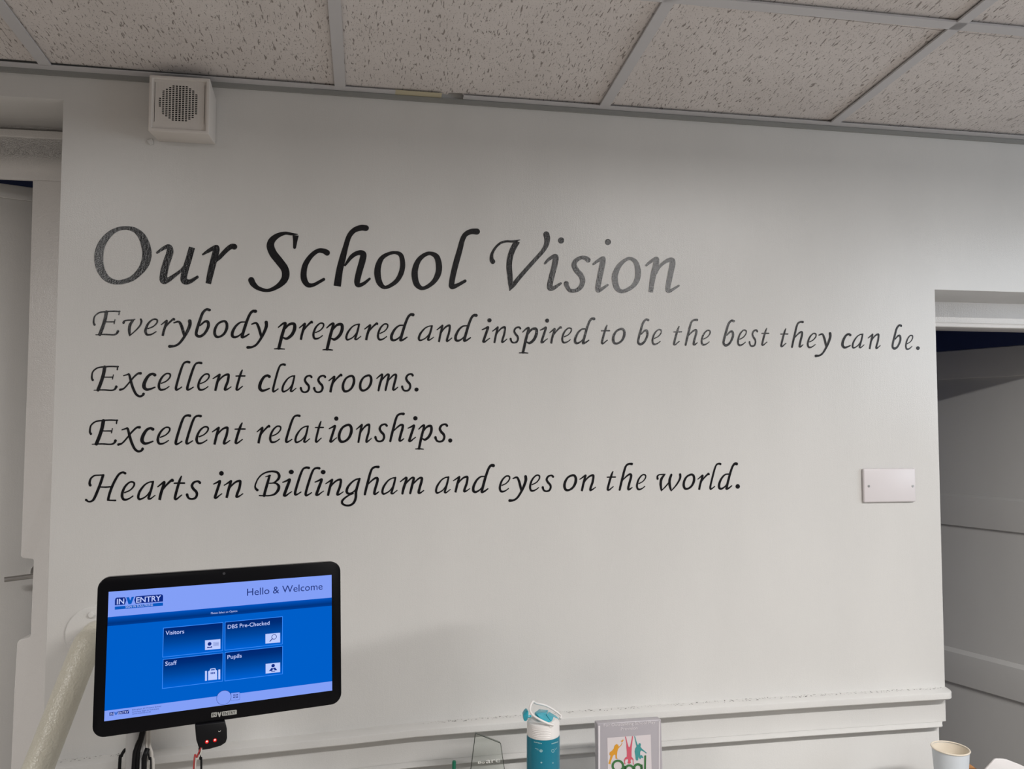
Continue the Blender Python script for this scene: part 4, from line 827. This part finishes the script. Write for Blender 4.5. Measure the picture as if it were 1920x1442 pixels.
# clear glass award
gy = -0.135
gp = [onw(x, y, gy) for x, y in ((891.5, 1375), (938.5, 1393.5), (944.5, 1434), (884, 1434))]
gx0_, gx1_ = gp[3][0], gp[2][0]; sl = (gp[3] - gp[0]) / (gp[0][2] - gp[3][2]); sr = (gp[2] - gp[1]) / (gp[1][2] - gp[2][2])
ext = gp[3][2] - CT - 0.016
bl3 = gp[3] + sl * ext; br3 = gp[2] + sr * (gp[2][2] - CT - 0.016)
ga = thing('glass_award', 'clear glass award with slanted top and etched lettering', 'award', ((bl3[0] + br3[0]) / 2, gy, CT)); go = np.array([(bl3[0] + br3[0]) / 2, gy, CT])
b = MB(); q = [p - go for p in (gp[0], bl3, br3, gp[1])]; b.prism(q, (0, 0.008, 0)); b.mi = [0, 0, 1, 1, 1, 1]; b.build('slab', ['glass', 'glassedge'], ga)
b = MB(); e_ = 0.0012
for i, j in ((0, 1), (3, 0), (2, 3)):            # polished arris along the visible edges
    b.tube([q[i] + np.array([0, -0.0001, 0]), q[j] + np.array([0, -0.0001, 0])], 0.0007, n=6)
b.build('polished_edge', 'glassedge', ga)
b = MB(); b.box((bl3[0] - go[0] - 0.012, -0.012, 0), (br3[0] - go[0] + 0.012, 0.03, 0.0165)); b.build('base', 'glass', ga, bevel=0.002)
b = MB(); Gz = lambda x, y: (lambda q: (q[0] - go[0], q[2] - CT))(onw(840 + x / 16, 1365 + y / 16, gy - 0.0002))
put_text(b, 'Bo', Gz(900, 1072), Gz(1105, 1062), 0.0048, 0.0); put_text(b, 'are', Gz(1145, 1062), Gz(1570, 1025), 0.0100, 0.0)
b.v = [(v[0], -0.0003, v[1]) for v in b.v]; b.build('etched_lettering', 'etch', ga, merge=False)
# acrylic plaque with a picture card
qy = -0.150
qa = onw(1120, 1356.5, qy); qb = onw(1240, 1348.7, qy); qo = np.array([(qa[0] + qb[0]) / 2, qy, CT])
lean = 0.06; tf = nrm([0, lean, 1.0]); qn = nrm([0, -1.0, lean])
fo = np.array([qo[0], qy - lean * (qa[2] - CT), CT])            # foot of the front face
Qp = lambda x, y, off=0.0: onp(1110 + x / 13.48, 1335 + y / 13.48, np.array([qo[0], qy, (qa[2] + qb[2]) / 2]) + qn * off, qn)
pq = thing('plaque', 'lilac grey acrylic plaque with a picture of three children playing', 'plaque', fo)
w0, w1 = qa[0] - fo[0], qb[0] - fo[0]; th_ = 0.017
zl, zr_ = qa[2] - CT, qb[2] - CT
b = MB(); front = [np.array([w0, 0, 0]), np.array([w1, 0, 0]), np.array([w1, lean * zr_, zr_]), np.array([w0, lean * zl, zl])]
b.prism(front, (-0.002, th_, 0.0)); b.build('slab', 'acryl', pq, bevel=0.0022)
def qpoly(b, pts, off, mi=0):
    q = [Qp(x, y, off) - fo for x, y in pts]; b.face(q, mi)
b = MB(); c4 = [Qp(385, 655, 0.0004), Qp(1485, 572, 0.0004)]
dn = lambda p: np.array([p[0], p[1] - lean * 0.075, p[2] - 0.075])
b.face([p - fo for p in (c4[0], c4[1], dn(c4[1]), dn(c4[0]))]); b.build('picture_card', 'card', pq)
FIG = {'fig_orange': [[(590, 830), (625, 812), (660, 830), (672, 862), (665, 880), (700, 868), (745, 815), (765, 770), (770, 800), (735, 855), (680, 905), (655, 950), (640, 1010), (630, 1100), (632, 1165), (665, 1178), (630, 1188), (598, 1180), (592, 1090), (570, 1075), (530, 1110), (505, 1180), (470, 1270), (470, 1325), (412, 1305), (425, 1270), (458, 1170), (470, 1110), (440, 1075), (450, 1020), (500, 985), (548, 930), (565, 870)], [(725, 740), (745, 715), (752, 735), (785, 690), (798, 720), (765, 765)]],
       'fig_red': [[(838, 640), (848, 612), (862, 640), (890, 760), (925, 880), (945, 890), (965, 870), (990, 750), (1010, 660), (1012, 615), (1038, 612), (1036, 660), (1020, 760), (1005, 900), (1000, 1010), (1000, 1130), (1050, 1190), (1050, 1290), (1062, 1330), (1036, 1330), (1030, 1210), (985, 1195), (975, 1240), (985, 1290), (940, 1310), (895, 1290), (915, 1235), (912, 1195), (845, 1205), (830, 1270), (850, 1320), (820, 1315), (808, 1220), (835, 1160), (880, 1130), (882, 1010), (870, 900), (868, 790)]],
       'fig_teal': [[(1068, 620), (1085, 608), (1095, 640), (1120, 730), (1155, 830), (1175, 830), (1180, 800), (1215, 785), (1238, 820), (1225, 880), (1265, 930), (1330, 985), (1388, 1035), (1370, 1052), (1320, 1010), (1240, 970), (1218, 1020), (1220, 1100), (1260, 1090), (1300, 1150), (1285, 1168), (1245, 1155), (1220, 1198), (1185, 1165), (1178, 1120), (1165, 1220), (1130, 1232), (1105, 1200), (1095, 1090), (1078, 1000), (1095, 920), (1125, 870), (1105, 790)]]}
for k, polys in FIG.items():
    b = MB()
    for q in polys: qpoly(b, q, 0.0008)
    b.build('printed_figure', k, pq, merge=False)
b = MB()
def arcq(cx, cy, r0_, r1_, a0, a1, k=20):
    for i in range(k):
        p, q = math.radians(a0 + (a1 - a0) * i / k), math.radians(a0 + (a1 - a0) * (i + 1) / k); qpoly(b, [(cx + r * math.cos(t_), cy + r * math.sin(t_)) for r, t_ in ((r0_, p), (r1_, p), (r1_, q), (r0_, q))], 0.0010)
arcq(655, 1365, 105, 160, 0, 360, 36)
arcq(945, 1455, 75, 130, 0, 360, 32); arcq(1160, 1420, 65, 125, 0, 360, 32)
qpoly(b, [(1322, 1110), (1330, 1100), (1362, 1097), (1370, 1105), (1362, 1560), (1315, 1560)], 0.0010)
qpoly(b, [(1228, 1330), (1280, 1330), (1280, 1560), (1228, 1560)], 0.0010); qpoly(b, [(800, 1360), (855, 1360), (855, 1700), (800, 1700)], 0.0010)
b.build('picture_lettering', 'fig_green', pq, merge=False)
b = MB()
def qtext(s_, x0_, y0_, x1_, y1_, cap):
    b2 = MB(); put_text(b2, s_, (0, 0), (1, 0), cap, 0); A_ = Qp(x0_, y0_, 0.0006) - fo; B_ = Qp(x1_, y1_, 0.0006) - fo; d_ = B_ - A_; L_ = np.linalg.norm(d_)
    b.mesh([A_ + d_ * v[0] + tf * v[1] * 1.0 for v in b2.v], b2.f)
for y_ in ((160, 350, 205, 1500), (1690, 240, 1712, 1500)): qpoly(b, [(y_[0], y_[1]), (y_[2], y_[1] - 3), (y_[2], y_[3]), (y_[0], y_[3])], 0.0004)
qtext('For Outstanding School Play', 300, 372, 1600, 298, 0.0058); qtext('Provision', 730, 470, 1150, 440, 0.0058)
b.build('engraved_lettering', 'acryledge', pq, merge=False)
# the rest at the frame's lower edge
gq = onw(851.5, 1428, -0.23); b = MB(); b.tube([(gq[0] - 0.006, -0.23, CT), (gq[0], -0.23, gq[2])], 0.0036, n=16); b.tube([gq, gq + np.array([0.0001, 0, 0.0016])], 0.0028, n=16); o = b.build('marker_pen', 'green', smooth=True); centre(o); tag(o, 'dark green pen end showing left of the glass award', 'pen')
wy = -0.10; w0_ = onw(1809, 1429, wy); w1_ = onw(1812, 1426.5, wy + 0.03); zt_ = onw(1815, 1430, wy)[2]
b = MB(); xw = onw(1806, 1430, wy)[0]
b.prism([(xw, wy, CT), (xw + 0.055, wy, CT), (xw + 0.055, wy, zt_ - 0.030), (xw + 0.020, wy, zt_ - 0.006), (xw, wy, zt_)], (0, 0.03, 0)); o = b.build('wooden_block', 'wood', bevel=0.0015); centre(o); tag(o, 'small brown wooden block just right of the paper cup', 'block')
fyp = -0.10; Wp = lambda x, y: onw(x, y, fyp)
pp = [Wp(*q) for q in ((1853, 1438), (1860, 1430.5), (1866, 1424), (1870, 1423), (1880, 1423.2), (1889, 1424.8), (1900, 1429), (1914, 1434.5), (1926, 1440))]
k_ = (pp[0] - pp[2]) / (pp[2][2] - pp[0][2]); pp = [pp[0] + k_ * (pp[0][2] - CT)] + pp + [np.array([pp[-1][0] + 0.004, fyp, CT])]
b = MB(); b.prism(pp, (0, 0.005, 0)); o = b.build('paper_napkin', 'paper', bevel=0.0015); centre(o); tag(o, 'folded white paper at the lower right corner', 'paper')
